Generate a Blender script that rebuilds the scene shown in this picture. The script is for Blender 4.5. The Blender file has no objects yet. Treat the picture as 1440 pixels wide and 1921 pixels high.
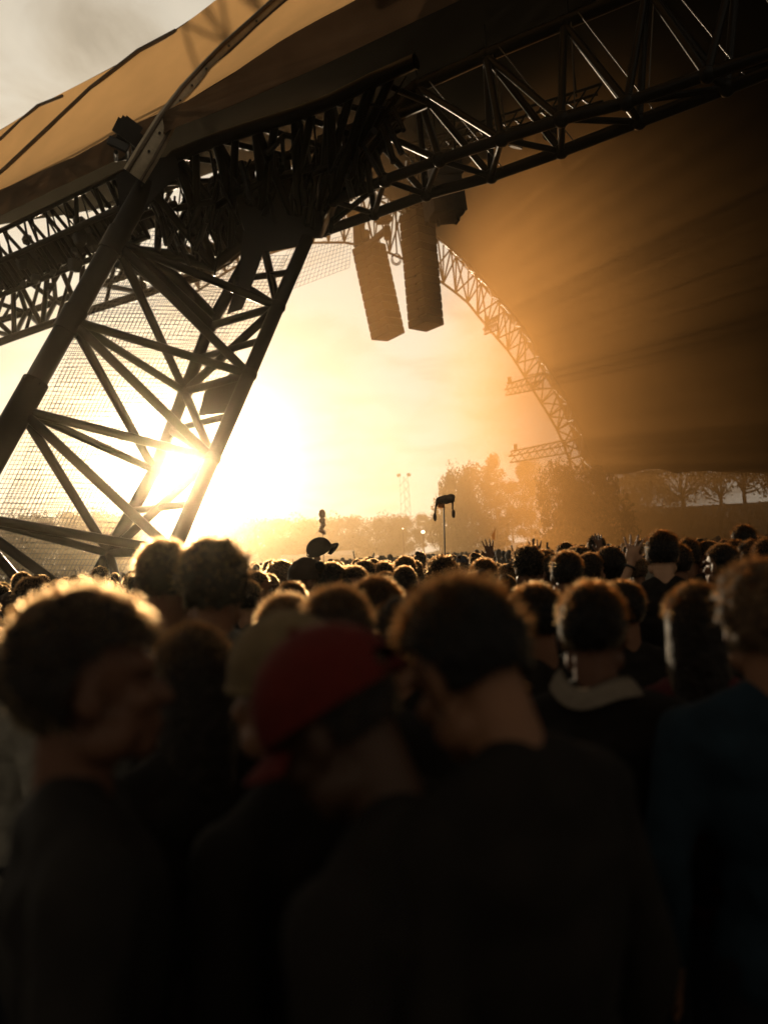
import bpy, bmesh, math, random
from mathutils import Vector, Matrix, noise, Euler
random.seed(11)
R = math.radians
scene = bpy.context.scene
COL = scene.collection

# ------------------------------------------------------------------ camera
W, H, F = 1440.0, 1921.0, 1500.0
CAM_H = 1.78
PITCH, ROLL = R(3.24), R(3.3)
cf = Vector((0, math.cos(PITCH), math.sin(PITCH)))
cr0 = Vector((1, 0, 0)); cu0 = Vector((0, -math.sin(PITCH), math.cos(PITCH)))
cr = cr0 * math.cos(ROLL) - cu0 * math.sin(ROLL)
cu = cu0 * math.cos(ROLL) + cr0 * math.sin(ROLL)
CAM = Vector((0, 0, CAM_H))
cd = bpy.data.cameras.new('camera'); cam = bpy.data.objects.new('camera', cd); COL.objects.link(cam)
m = Matrix((cr, cu, -cf)).transposed().to_4x4(); m.translation = CAM
cam.matrix_world = m
cd.sensor_fit = 'VERTICAL'; cd.sensor_height = 36; cd.lens = 36 * F / H
cd.clip_start = 0.05; cd.clip_end = 5000
cd.dof.use_dof = True; cd.dof.focus_distance = 9.5; cd.dof.aperture_fstop = 1.4
cd.dof.aperture_blades = 0
scene.camera = cam

def ray(px, py):
    return cf + cr * ((px - W / 2) / F) + cu * ((H / 2 - py) / F)
def at(px, py, Y):                       # point of the sight line at world depth Y
    d = ray(px, py); return CAM + d * (Y / d.y)
def atz(px, py, z):                      # point of the sight line at height z
    d = ray(px, py); return CAM + d * ((z - CAM_H) / d.z)

# ------------------------------------------------------------------ sun and sky
sd = ray(332, 882).normalized()          # direction to the sun
SUN_EL = math.asin(sd.z); SUN_AZ = math.atan2(sd.x, sd.y)   # azimuth clockwise from +Y
ld = bpy.data.lights.new('sun', 'SUN'); ld.energy = 5.0; ld.angle = R(0.5); ld.color = (1.0, 0.79, 0.53)
sun = bpy.data.objects.new('sun', ld); COL.objects.link(sun)
sun.rotation_euler = (-sd).to_track_quat('-Z', 'Y').to_euler(); sun.location = (0, 0, 60)

world = bpy.data.worlds.new('World'); scene.world = world; world.use_nodes = True
nt = world.node_tree; N = nt.nodes; Lk = nt.links
for n in list(N): N.remove(n)
def nn(t, **kw):
    n = N.new(t)
    for k, v in kw.items(): setattr(n, k, v)
    return n
out = nn('ShaderNodeOutputWorld'); bg = nn('ShaderNodeBackground')
sky = nn('ShaderNodeTexSky'); sky.sky_type = 'NISHITA'; sky.sun_disc = False
sky.sun_elevation = SUN_EL; sky.sun_rotation = SUN_AZ
sky.air_density = 1.0; sky.dust_density = 4.0; sky.ozone_density = 1.0
bw = nn('ShaderNodeRGBToBW'); Lk.new(sky.outputs[0], bw.inputs[0])
# thin evening cloud veils: the same warm tone all round
tc = nn('ShaderNodeTexCoord')
sep = nn('ShaderNodeSeparateXYZ'); Lk.new(tc.outputs['Generated'], sep.inputs[0])
zz = nn('ShaderNodeMath', operation='ADD'); zz.inputs[1].default_value = 0.16; Lk.new(sep.outputs[2], zz.inputs[0])
dx = nn('ShaderNodeMath', operation='DIVIDE'); Lk.new(sep.outputs[0], dx.inputs[0]); Lk.new(zz.outputs[0], dx.inputs[1])
dy = nn('ShaderNodeMath', operation='DIVIDE'); Lk.new(sep.outputs[1], dy.inputs[0]); Lk.new(zz.outputs[0], dy.inputs[1])
cmb = nn('ShaderNodeCombineXYZ'); Lk.new(dx.outputs[0], cmb.inputs[0]); Lk.new(dy.outputs[0], cmb.inputs[1])
nz = nn('ShaderNodeTexNoise'); nz.inputs['Scale'].default_value = 3.6; nz.inputs['Detail'].default_value = 7
nz.inputs['Roughness'].default_value = 0.55; nz.inputs['Distortion'].default_value = 0.5
Lk.new(cmb.outputs[0], nz.inputs['Vector'])
cl = nn('ShaderNodeMapRange'); cl.inputs['From Min'].default_value = 0.38; cl.inputs['From Max'].default_value = 0.66
cl.inputs['To Min'].default_value = 0.95; cl.inputs['To Max'].default_value = 2.5
Lk.new(nz.outputs[0], cl.inputs['Value'])
# compress the range of the sky's brightness (thin overcast veil evens it out)
pw = nn('ShaderNodeMath', operation='POWER'); pw.inputs[1].default_value = SKY_POW = 1.0
Lk.new(bw.outputs[0], pw.inputs[0])
ml = nn('ShaderNodeMath', operation='MULTIPLY'); Lk.new(pw.outputs[0], ml.inputs[0]); Lk.new(cl.outputs[0], ml.inputs[1])
tint = nn('ShaderNodeMix', data_type='RGBA'); tint.blend_type = 'MULTIPLY'; tint.inputs[0].default_value = 1.0
# soft ceiling, so that the veil round the sun stays cream instead of burning out
e1 = nn('ShaderNodeMath', operation='MULTIPLY'); e1.inputs[1].default_value = -0.20; Lk.new(ml.outputs[0], e1.inputs[0])
e2 = nn('ShaderNodeMath', operation='EXPONENT'); Lk.new(e1.outputs[0], e2.inputs[0])
e3 = nn('ShaderNodeMath', operation='SUBTRACT'); e3.inputs[0].default_value = 1.0; Lk.new(e2.outputs[0], e3.inputs[1])
e4 = nn('ShaderNodeMath', operation='MULTIPLY'); e4.inputs[1].default_value = 6.0; Lk.new(e3.outputs[0], e4.inputs[0])
Lk.new(e4.outputs[0], tint.inputs[6])
hue = nn('ShaderNodeMix', data_type='RGBA'); hue.inputs[6].default_value = (1.0, 0.84, 0.62, 1); hue.inputs[7].default_value = (1.0, 0.885, 0.70, 1)
hr = nn('ShaderNodeMapRange'); hr.inputs['From Min'].default_value = 0.40; hr.inputs['From Max'].default_value = 0.56; Lk.new(nz.outputs[0], hr.inputs['Value'])
Lk.new(hr.outputs[0], hue.inputs[0]); Lk.new(hue.outputs[2], tint.inputs[7])
Lk.new(tint.outputs[2], bg.inputs['Color']); bg.inputs['Strength'].default_value = 0.15
Lk.new(bg.outputs[0], out.inputs['Surface'])

scene.view_settings.view_transform = 'Standard'; scene.view_settings.look = 'None'
scene.view_settings.exposure = 0.0; scene.view_settings.gamma = 1.0; scene.view_settings.use_curve_mapping = False
scene.render.engine = 'CYCLES'
cy = scene.cycles
cy.use_denoising = True
cy.max_bounces = 6; cy.diffuse_bounces = 2; cy.glossy_bounces = 2; cy.transmission_bounces = 4
cy.volume_bounces = 0; cy.transparent_max_bounces = 12
cy.volume_step_rate = 1.0; cy.volume_max_steps = 128
cy.sample_clamp_indirect = 4.0

# ------------------------------------------------------------------ materials
def material(name):
    m = bpy.data.materials.new(name); m.use_nodes = True
    return m, m.node_tree.nodes, m.node_tree.links
def plain(name, col, rough=0.6, metal=0.0, grain=0.25, scale=6.0, bump=0.0, objcol=False, spec=0.5):
    m, n, l = material(name); b = n['Principled BSDF']
    b.inputs['Roughness'].default_value = rough; b.inputs['Metallic'].default_value = metal
    b.inputs['Specular IOR Level'].default_value = spec
    t = n.new('ShaderNodeTexNoise'); t.inputs['Scale'].default_value = scale; t.inputs['Detail'].default_value = 5
    c = n.new('ShaderNodeTexCoord'); l.new(c.outputs['Object'], t.inputs['Vector'])
    r = n.new('ShaderNodeMapRange'); r.inputs['To Min'].default_value = 1 - grain; r.inputs['To Max'].default_value = 1 + grain
    r.inputs['From Min'].default_value = 0.3; r.inputs['From Max'].default_value = 0.7
    l.new(t.outputs[0], r.inputs['Value'])
    x = n.new('ShaderNodeMix'); x.data_type = 'RGBA'; x.blend_type = 'MULTIPLY'; x.inputs[0].default_value = 1
    if objcol:
        oi = n.new('ShaderNodeObjectInfo'); l.new(oi.outputs['Color'], x.inputs[6])
    else:
        x.inputs[6].default_value = (*col, 1)
    l.new(r.outputs[0], x.inputs[7]); l.new(x.outputs[2], b.inputs['Base Color'])
    if bump:
        bp = n.new('ShaderNodeBump'); bp.inputs['Strength'].default_value = bump; bp.inputs['Distance'].default_value = 0.02
        l.new(t.outputs[0], bp.inputs['Height']); l.new(bp.outputs[0], b.inputs['Normal'])
    return m
M_STEEL = plain('dark_steel', (0.0035, 0.003, 0.0025), 0.3, 0.0, 0.35, 9, spec=0.10)
M_STEEL2 = plain('galvanised_steel', (0.05, 0.045, 0.04), 0.35, 0.2, 0.3, 9)
M_WIRE = plain('wire', (0.035, 0.03, 0.025), 0.5, 0.0, 0.2)
M_BLACK = plain('black_cabinet', (0.010, 0.009, 0.008), 0.6, 0.0, 0.3, 12)
M_CLOTHBLACK = plain('black_cloth', (0.02, 0.018, 0.016), 0.9, 0.0, 0.35, 5, 0.3)
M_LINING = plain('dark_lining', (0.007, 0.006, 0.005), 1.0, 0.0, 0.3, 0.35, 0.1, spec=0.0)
M_GROUND = plain('trampled_grass', (0.05, 0.042, 0.025), 0.95, 0.0, 0.5, 0.8, 0.5)
M_HILL = plain('dry_bank', (0.05, 0.042, 0.028), 0.95, 0.0, 0.5, 0.5, 0.4)
M_BARK = plain('bark', (0.045, 0.033, 0.022), 0.9, 0.0, 0.4, 5, 0.6)
M_SHIRT = plain('shirt_fabric', (0.1, 0.1, 0.1), 0.9, 0.0, 0.22, 14, 0.5, objcol=True, spec=0.1)
M_TROUSER = plain('trouser_fabric', (0.05, 0.05, 0.06), 0.9, 0.0, 0.25, 14, 0.4, objcol=True, spec=0.1)
M_CAP = plain('cap_fabric', (0.1, 0.1, 0.1), 0.9, 0.0, 0.12, 40, 0.2, objcol=True, spec=0.1)
M_STRAP = plain('pale_webbing', (0.34, 0.27, 0.18), 0.7, 0.0, 0.15, 8)
M_SEAM = plain('dark_seam', (0.07, 0.045, 0.025), 0.8, 0.0, 0.2)
M_TENT = plain('white_tent', (0.75, 0.72, 0.66), 0.8, 0.0, 0.06)
M_PLUSH = plain('plush', (0.07, 0.045, 0.025), 0.95, 0.0, 0.4, 20, 0.6)
M_BALLOON = plain('balloon_skin', (0.25, 0.12, 0.06), 0.35, 0.0, 0.15)

def skin_mat():
    m = plain('skin', (0.3, 0.17, 0.1), 0.55, 0, 0.15, 10, 0.05, objcol=True, spec=0.16)
    return m
M_SKIN = skin_mat()
def hair_mat():
    m, n, l = material('hair')
    n.remove(n['Principled BSDF'])
    oi = n.new('ShaderNodeObjectInfo')
    d = n.new('ShaderNodeBsdfDiffuse'); t = n.new('ShaderNodeBsdfTranslucent'); g = n.new('ShaderNodeBsdfGlossy')
    g.inputs['Roughness'].default_value = 0.35
    l.new(oi.outputs['Color'], d.inputs[0]); l.new(oi.outputs['Color'], g.inputs[0])
    tm = n.new('ShaderNodeMix'); tm.data_type = 'RGBA'; tm.blend_type = 'ADD'; tm.inputs[0].default_value = 1
    l.new(oi.outputs['Color'], tm.inputs[6]); tm.inputs[7].default_value = (0.85, 0.56, 0.28, 1)
    l.new(tm.outputs[2], t.inputs[0])
    rf = n.new('ShaderNodeBsdfRefraction'); rf.inputs['IOR'].default_value = 1.3; rf.inputs['Roughness'].default_value = 0.6
    rf.inputs[0].default_value = (0.95, 0.66, 0.36, 1)
    a0 = n.new('ShaderNodeMixShader'); a0.inputs[0].default_value = 0.96; l.new(t.outputs[0], a0.inputs[1]); l.new(rf.outputs[0], a0.inputs[2])
    a = n.new('ShaderNodeMixShader'); a.inputs[0].default_value = 0.85; l.new(d.outputs[0], a.inputs[1]); l.new(a0.outputs[0], a.inputs[2])
    b = n.new('ShaderNodeMixShader'); b.inputs[0].default_value = 0.12; l.new(a.outputs[0], b.inputs[1]); l.new(g.outputs[0], b.inputs[2])
    l.new(b.outputs[0], n['Material Output'].inputs['Surface'])
    return m
M_HAIR = hair_mat()
M_SCALP = plain('scalp_hair', (0.02, 0.015, 0.01), 0.7, 0, 0.5, 40, 0.8, objcol=True, spec=0.15)
sb_ = M_SCALP.node_tree.nodes['Principled BSDF']; sb_.inputs['Sheen Weight'].default_value = 0.35; sb_.inputs['Sheen Roughness'].default_value = 0.25
sb_.inputs['Sheen Tint'].default_value = (1.0, 0.72, 0.42, 1)

def fabric(name, col, trans, mix, wr=0.25):
    m, n, l = material(name); n.remove(n['Principled BSDF'])
    d = n.new('ShaderNodeBsdfDiffuse'); t = n.new('ShaderNodeBsdfTranslucent')
    tx = n.new('ShaderNodeTexNoise'); tx.inputs['Scale'].default_value = 0.8; tx.inputs['Detail'].default_value = 6
    c = n.new('ShaderNodeTexCoord'); l.new(c.outputs['Object'], tx.inputs['Vector'])
    r = n.new('ShaderNodeMapRange'); r.inputs['To Min'].default_value = 1 - wr; r.inputs['To Max'].default_value = 1 + wr
    r.inputs['From Min'].default_value = 0.3; r.inputs['From Max'].default_value = 0.7; l.new(tx.outputs[0], r.inputs['Value'])
    for node, cc in ((d, col), (t, trans)):
        x = n.new('ShaderNodeMix'); x.data_type = 'RGBA'; x.blend_type = 'MULTIPLY'; x.inputs[0].default_value = 1
        x.inputs[6].default_value = (*cc, 1); l.new(r.outputs[0], x.inputs[7]); l.new(x.outputs[2], node.inputs[0])
    a = n.new('ShaderNodeMixShader'); a.inputs[0].default_value = mix; l.new(d.outputs[0], a.inputs[1]); l.new(t.outputs[0], a.inputs[2])
    l.new(a.outputs[0], n['Material Output'].inputs['Surface'])
    return m
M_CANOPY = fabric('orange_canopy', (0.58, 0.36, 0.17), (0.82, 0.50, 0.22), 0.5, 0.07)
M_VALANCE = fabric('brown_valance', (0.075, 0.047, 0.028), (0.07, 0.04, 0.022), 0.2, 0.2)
M_LEAF = fabric('leaf', (0.04, 0.032, 0.014), (0.08, 0.06, 0.022), 0.3, 0.25)

def emissive(name, col, s):
    m, n, l = material(name); b = n['Principled BSDF']
    b.inputs['Emission Color'].default_value = (*col, 1); b.inputs['Emission Strength'].default_value = s
    return m
M_LAMPLIT = emissive('lit_lamp', (1, 0.85, 0.6), 9)

# ------------------------------------------------------------------ helpers
def empty(name, loc=(0, 0, 0), rz=0.0):
    o = bpy.data.objects.new(name, None); COL.objects.link(o); o.location = loc; o.rotation_euler = (0, 0, rz)
    o.empty_display_size = 0.2
    return o
def tag(o, label=None, cat=None, group=None, kind=None):
    if label: o['label'] = label
    if cat: o['category'] = cat
    if group: o['group'] = group
    if kind: o['kind'] = kind
    return o
def link(name, me, mat=None, parent=None, smooth=False, world_pts=True):
    """one mesh object; its vertices are world points (shifted into the parent's frame when there is one)"""
    if mat and not me.materials: me.materials.append(mat)
    o = bpy.data.objects.new(name, me); COL.objects.link(o)
    if smooth:
        for p in me.polygons: p.use_smooth = True
    if parent:
        o.parent = parent
        if world_pts: o.location = tuple(-c for c in base(parent))
    return o
def base(o):
    v = Vector(o.location)
    while o.parent: o = o.parent; v = v + o.location
    return v
def from_bm(name, bm, mat=None, parent=None, smooth=False, world_pts=True):
    me = bpy.data.meshes.new(name); bm.to_mesh(me); bm.free()
    return link(name, me, mat, parent, smooth, world_pts)
def frame_of(d):
    d = d.normalized(); up = Vector((0, 0, 1)) if abs(d.z) < 0.95 else Vector((1, 0, 0))
    u = d.cross(up).normalized(); return u, d.cross(u).normalized()
def tube(bm, pts, rad, seg=8, caps=True):
    pts = [Vector(p) for p in pts]; rings = []
    for i, p in enumerate(pts):
        d = (pts[min(i + 1, len(pts) - 1)] - pts[max(i - 1, 0)])
        u, v = frame_of(d); r = rad[i] if isinstance(rad, (list, tuple)) else rad
        rings.append([bm.verts.new(p + (u * math.cos(a) + v * math.sin(a)) * r) for a in (2 * math.pi * k / seg for k in range(seg))])
    for a, b in zip(rings, rings[1:]):
        for k in range(seg): bm.faces.new((a[k], a[(k + 1) % seg], b[(k + 1) % seg], b[k]))
    if caps:
        bm.faces.new(rings[0]); bm.faces.new(rings[-1][::-1])
def box(bm, c, sx, sy, sz, rot=None, taper=1.0):
    vs = []
    for z in (-1, 1):
        k = taper if z < 0 else 1.0
        for x, y in ((-1, -1), (1, -1), (1, 1), (-1, 1)):
            p = Vector((x * sx / 2 * k, y * sy / 2 * k, z * sz / 2))
            if rot: p = rot @ p
            vs.append(bm.verts.new(Vector(c) + p))
    for f in ((3, 2, 1, 0), (4, 5, 6, 7), (0, 1, 5, 4), (1, 2, 6, 5), (2, 3, 7, 6), (3, 0, 4, 7)):
        bm.faces.new([vs[i] for i in f])
_ROD = {}
def rod_mesh(mat):
    if mat.name not in _ROD:
        bm = bmesh.new(); tube(bm, [(0, 0, 0), (0, 0, 1)], 1.0, 10)
        me = bpy.data.meshes.new('rod'); bm.to_mesh(me); bm.free()
        for p in me.polygons: p.use_smooth = len(p.vertices) == 4
        me.materials.append(mat); _ROD[mat.name] = me
    return _ROD[mat.name]
def rod(name, p, q, r, mat, parent):
    p = Vector(p); q = Vector(q); d = q - p
    o = bpy.data.objects.new(name, rod_mesh(mat)); COL.objects.link(o)
    o.parent = parent; o.location = p - base(parent)
    o.rotation_mode = 'QUATERNION'; o.rotation_quaternion = d.to_track_quat('Z', 'Y')
    o.scale = (r, r, d.length)
    return o
def pipe(name, pts, r, mat, parent, seg=10):
    bm = bmesh.new(); tube(bm, pts, r, seg); o = from_bm(name, bm, mat, parent)
    for p in o.data.polygons: p.use_smooth = len(p.vertices) == 4
    return o
def lerp(a, b, t): return a + (b - a) * t
def poly_at(pts, t):                      # point at fraction t along a polyline
    L = [0]
    for a, b in zip(pts, pts[1:]): L.append(L[-1] + (b - a).length)
    s = t * L[-1]
    for i in range(len(pts) - 1):
        if s <= L[i + 1] or i == len(pts) - 2:
            return pts[i].lerp(pts[i + 1], 0 if L[i + 1] == L[i] else (s - L[i]) / (L[i + 1] - L[i]))
def loft(curves, nu, nv, fn=None):
    """grid through several polylines; fn(u, v, p) may push a point"""
    bm = bmesh.new(); g = []
    for i in range(nu + 1):
        row = []; u = i / nu
        pts = [poly_at(c, u) for c in curves]
        for j in range(nv + 1):
            v = j / nv; p = poly_at(pts, v) if len(pts) > 2 else pts[0].lerp(pts[1], v)
            if fn: p = fn(u, v, p)
            row.append(bm.verts.new(p))
        g.append(row)
    for i in range(nu):
        for j in range(nv): bm.faces.new((g[i][j], g[i + 1][j], g[i + 1][j + 1], g[i][j + 1]))
    return bm
HAZE_D, HAZE_G = 0.00115, 0.955
# ================================================================== the setting
def ground_h(x, y):
    a = max(0.0, min(1.0, (x - 8 + (y - 60) * 0.1) / 10)); b = max(0.0, min(1.0, (y - 36) / 26))
    a = a * a * (3 - 2 * a); b = b * b * (3 - 2 * b)
    return 2.6 * a * b
bm = bmesh.new(); gx = [-1500, -400, -150] + [-80 + 5 * i for i in range(49)] + [240, 500, 1500]
gy = [-1200, -200, -40] + [-10 + 4 * i for i in range(40)] + [180, 260, 500, 3000]
gv = [[bm.verts.new((x, y, ground_h(x, y) if y < 165 else ground_h(x, 100))) for y in gy] for x in gx]
for i in range(len(gx) - 1):
    for j in range(len(gy) - 1): bm.faces.new((gv[i][j], gv[i + 1][j], gv[i + 1][j + 1], gv[i][j + 1]))
tag(from_bm('ground', bm, M_GROUND, smooth=True), kind='structure')
# the dark bank behind the hillside crowd
bm = bmesh.new(); prof = []
for i in range(31):
    x = 17 + i * 1.4; t = i / 30
    y = 68 - 4 * t; zt = 4.55 + 0.5 * noise.noise((x * 0.3, 3, 0)) * 0.2
    e = min(1, i / 2.0)
    prof.append([bm.verts.new((x, y - 3, 1.8)), bm.verts.new((x, y - 0.6, 1.8 + (zt - 1.8) * e)), bm.verts.new((x, y + 3.4, 1.8 + (zt - 1.9) * e)), bm.verts.new((x, y + 8, 1.2))])
for a, b in zip(prof, prof[1:]):
    for k in range(3): bm.faces.new((a[k], b[k], b[k + 1], a[k + 1]))
tag(from_bm('earth_bank', bm, M_HILL, smooth=True), kind='structure')

# ================================================================== haze and stage smoke
def volume_mat(name, col, dens, g):
    m, n, l = material(name); n.remove(n['Principled BSDF'])
    v = n.new('ShaderNodeVolumePrincipled'); v.inputs['Color'].default_value = (*col, 1)
    v.inputs['Density'].default_value = dens; v.inputs['Anisotropy'].default_value = g
    v.inputs['Absorption Color'].default_value = (0, 0, 0, 1)
    l.new(v.outputs[0], n['Material Output'].inputs['Volume'])
    return m, n, l, v
bm = bmesh.new(); box(bm, (0, 100, 19.5), 300, 230, 41)
hz = from_bm('haze', bm, volume_mat('haze_air', (1.0, 0.84, 0.60), HAZE_D, HAZE_G)[0]); tag(hz, kind='stuff')
# smoke drifting out of the stage, thickest below the far arch
def smoke(loc, size, dens, g, col, nscale=0.06, rz=0, namp=1.0):
    m, n, l, v = volume_mat('smoke_air', col, dens, g)
    tc = n.new('ShaderNodeTexCoord')
    ln = n.new('ShaderNodeVectorMath'); ln.operation = 'LENGTH'; l.new(tc.outputs['Object'], ln.inputs[0])
    fall = n.new('ShaderNodeMapRange'); fall.interpolation_type = 'SMOOTHERSTEP'
    fall.inputs['From Min'].default_value = 1.0; fall.inputs['From Max'].default_value = 0.3
    l.new(ln.outputs['Value'], fall.inputs['Value'])
    t = n.new('ShaderNodeTexNoise'); t.inputs['Scale'].default_value = 2.1; t.inputs['Detail'].default_value = 3
    mp = n.new('ShaderNodeMapping'); mp.inputs['Scale'].default_value = (1, 1, 1.3); l.new(tc.outputs['Object'], mp.inputs[0]); l.new(mp.outputs[0], t.inputs['Vector'])
    r = n.new('ShaderNodeMapRange'); r.inputs['From Min'].default_value = 0.32; r.inputs['From Max'].default_value = 0.68
    r.inputs['To Min'].default_value = 1 - 0.4 * namp; r.inputs['To Max'].default_value = 1 + 0.4 * namp; l.new(t.outputs[0], r.inputs['Value'])
    a = n.new('ShaderNodeMath'); a.operation = 'MULTIPLY'; l.new(fall.outputs[0], a.inputs[0]); l.new(r.outputs[0], a.inputs[1])
    b = n.new('ShaderNodeMath'); b.operation = 'MULTIPLY'; l.new(a.outputs[0], b.inputs[0]); b.inputs[1].default_value = dens
    l.new(b.outputs[0], v.inputs['Density'])
    s = bmesh.new(); bmesh.ops.create_icosphere(s, subdivisions=3, radius=1.0)
    o = from_bm('smoke', s, m); o.location = loc; o.scale = size; o.rotation_euler = (0, 0, rz)
    tag(o, kind='stuff'); return o

# ================================================================== stage roof: canopy, valance, lining
ZE = 11.4
eave = [atz(*p, ZE) for p in ((-420, 590), (-180, 490), (0, 405), (125, 345), (220, 300), (325, 240), (450, 193), (590, 130), (720, 68), (862, 0), (1050, -95), (1300, -230))]
vtop = [atz(*p, ZE + 0.75) for p in ((-420, 540), (-180, 440), (0, 357), (150, 290), (215, 252), (270, 226), (340, 196), (425, 145), (535, 70), (668, 0), (900, -130), (1150, -280))]
ridge = [atz(*p, 16.6) for p in ((-420, 490), (-180, 350), (0, 245), (90, 188), (215, 125), (330, 58), (405, 0), (600, -115), (900, -300), (1300, -560))]
def arc(pts, n):                         # even resampling
    return [poly_at(pts, i / (n - 1)) for i in range(n)]
eave = arc(eave, 60); vtop = arc(vtop, 60); ridge = arc(ridge, 60)
stage = empty('stage_canopy', (eave[20].x, eave[20].y, 0))
tag(stage, 'huge orange fabric stage canopy with pale strap and brown valance, dark inside', 'canopy')
def puff(u, v, p):
    k = math.sin(math.pi * v)
    w = noise.noise((u * 24, v * 2.0, 0.3)) * 0.06 * (1 - v) ** 2 + noise.noise((u * 60, v * 3.0, 4.3)) * 0.03 * (1 - v) ** 2
    return p + Vector((-0.45, -0.6, 0.35)) * (-0.55 * k) + Vector((0.3, -0.6, 0.1)) * w
from_bm('canopy_skin', loft([vtop, ridge], 150, 24, puff), M_CANOPY, stage, smooth=True)
def vfold(u, v, p):
    w = noise.noise((u * 14, v * 1.2, 1.7)) * 0.12 + noise.noise((u * 30 + v * 4, v * 1.5, 7)) * 0.035
    return p + Vector((-0.4, -0.8, 0.05)) * w * math.sin(math.pi * min(1, v * 0.85 + 0.05))
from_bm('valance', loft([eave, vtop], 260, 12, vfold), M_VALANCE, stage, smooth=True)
def on_skin(px, py, up=0.0):
    """a point of the canopy skin under a sight line: nearest sample of the skin to that direction"""
    d = ray(px, py).normalized(); best = None
    for i in range(121):
        u = i / 120; a, b = poly_at(vtop, u), poly_at(ridge, u)
        for j in range(31):
            v = j / 30; p = puff(u, v, a.lerp(b, v)); q = (p - CAM).normalized(); e = (q - d).length_squared
            if best is None or e < best[0]: best = (e, p)
    t = (best[1] - CAM).length
    return CAM + d * (t - up)
pipe('seam', [on_skin(*p, 0.05) for p in ((-40, 362), (0, 325), (85, 245), (170, 165), (260, 95), (330, 58))], 0.06, M_SEAM, stage)
pipe('seam', [on_skin(*p, 0.05) for p in ((0, 262), (40, 225), (72, 198), (118, 180))], 0.05, M_SEAM, stage)
# wide pale strap of the knee running over the canopy
sc = [(252, 330), (275, 292), (312, 228), (350, 172), (388, 128), (425, 90), (475, 45), (525, 0), (600, -60)]
sw = [0.25, 0.25, 0.23, 0.19, 0.17, 0.16, 0.15, 0.15, 0.15]
scp = []
for k, p in enumerate(sc):
    scp.append(atz(p[0], p[1], ZE + 0.15 * k) if k < 2 else on_skin(*p, 0.25))
scp[1] = scp[2] + (scp[2] - scp[3]) * 0.95; scp[1] = CAM + ray(*sc[1]) * ((scp[1] - CAM).length / ray(*sc[1]).length)
scp[0] = CAM + ray(*sc[0]) * ((scp[1] - CAM).length * 1.0 / ray(*sc[0]).length)
bm = bmesh.new(); rows = []
for k, p in enumerate(scp):
    d = scp[min(k + 1, len(scp) - 1)] - scp[max(k - 1, 0)]; view = (CAM - p).normalized(); s = d.cross(view).normalized()
    rows.append([bm.verts.new(p + s * sw[k] * x + view * z) for x, z in ((-1, -0.05), (-0.8, 0.04), (-0.35, 0.10), (0.35, 0.10), (0.8, 0.04), (1, -0.05))])
for a, b in zip(rows, rows[1:]):
    for k in range(5): bm.faces.new((a[k], b[k], b[k + 1], a[k + 1]))
strap = from_bm('strap', bm, M_STRAP, stage, smooth=True)
for sgn in (-1, 1):
    pipe('strap_edge', [p + (scp[min(k + 1, len(scp) - 1)] - scp[max(k - 1, 0)]).cross((CAM - p)).normalized() * sw[k] * 0.62 * sgn + (CAM - p).normalized() * 0.10 for k, p in enumerate(scp)], 0.045 if sgn < 0 else 0.035, M_SEAM, stage)
for k in range(9):
    p = poly_at(scp, 0.08 + k * 0.1); v = (CAM - p).normalized()
    rod('bolt', p + v * 0.08, p + v * 0.2, 0.03, M_STEEL2, stage)

# ---- far arch: three curved chords and their lattice
YF = 46.0
def bez(pts, n=40): return arc([at(px, py, Y) for px, py, Y in pts], n)
inner = [(1074, 890, YF), (1064, 850, YF), (1043, 803, YF), (1017, 760, YF), (985, 709, YF), (956, 662, YF), (909, 608, YF), (873, 563, YF), (822, 525, YF), (772, 493, YF), (715, 468, YF), (650, 455, YF), (590, 455, YF), (520, 470, YF), (440, 500, YF), (350, 560, YF)]
outer = [(1097, 890, YF + 1), (1086, 846, YF + 1), (1061, 778, YF + 1), (1032, 720, YF + 1), (996, 655, YF + 1), (956, 597, YF + 1), (909, 539, YF + 1), (873, 500, YF + 1), (815, 440, YF + 1), (760, 393, YF + 1), (700, 352, YF + 1), (640, 325, YF + 1), (560, 305, YF + 1), (470, 300, YF + 1), (380, 320, YF + 1), (280, 370, YF + 1)]
ci = bez(inner, 34); co = bez(outer, 34)
cm = [(a.lerp(b, 0.55) + Vector((0.3, -1.9, 0))) for a, b in zip(ci, co)]
foot = Vector((ci[0].x, YF, 0)); far = empty('far_arch_truss', foot)
tag(far, 'tall curved lattice arch far off, holding up the hazy edge of the dark roof', 'truss arch')
def ground_leg(c): return [Vector((c[0].x + 0.55, c[0].y, ground_h(c[0].x, c[0].y) - 0.1))] + c
for c, r in ((ci, 0.075), (co, 0.07), (cm, 0.07)): pipe('chord', ground_leg(c), r, M_STEEL, far, 8)
for k in range(33):
    for a, b in ((ci, co), (co, cm), (cm, ci)):
        rod('brace', a[k], b[k], 0.045, M_STEEL, far)
        if k % 2: rod('brace', a[k], b[k + 1], 0.05, M_STEEL, far)
        else: rod('brace', b[k], a[k + 1], 0.05, M_STEEL, far)
    if k % 3 == 0: rod('brace', ci[k], cm[k + 1], 0.05, M_STEEL, far); rod('brace', co[k], cm[k + 1].lerp(cm[k], .5), 0.04, M_STEEL, far)
# ---- dark lining from the far arch up to the ridge and round to the side
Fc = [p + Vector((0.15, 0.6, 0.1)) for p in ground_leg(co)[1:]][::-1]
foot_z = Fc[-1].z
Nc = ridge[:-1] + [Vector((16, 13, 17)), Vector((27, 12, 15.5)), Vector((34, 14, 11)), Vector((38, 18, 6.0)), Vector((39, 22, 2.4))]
Nc = arc(Nc, 60)
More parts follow.
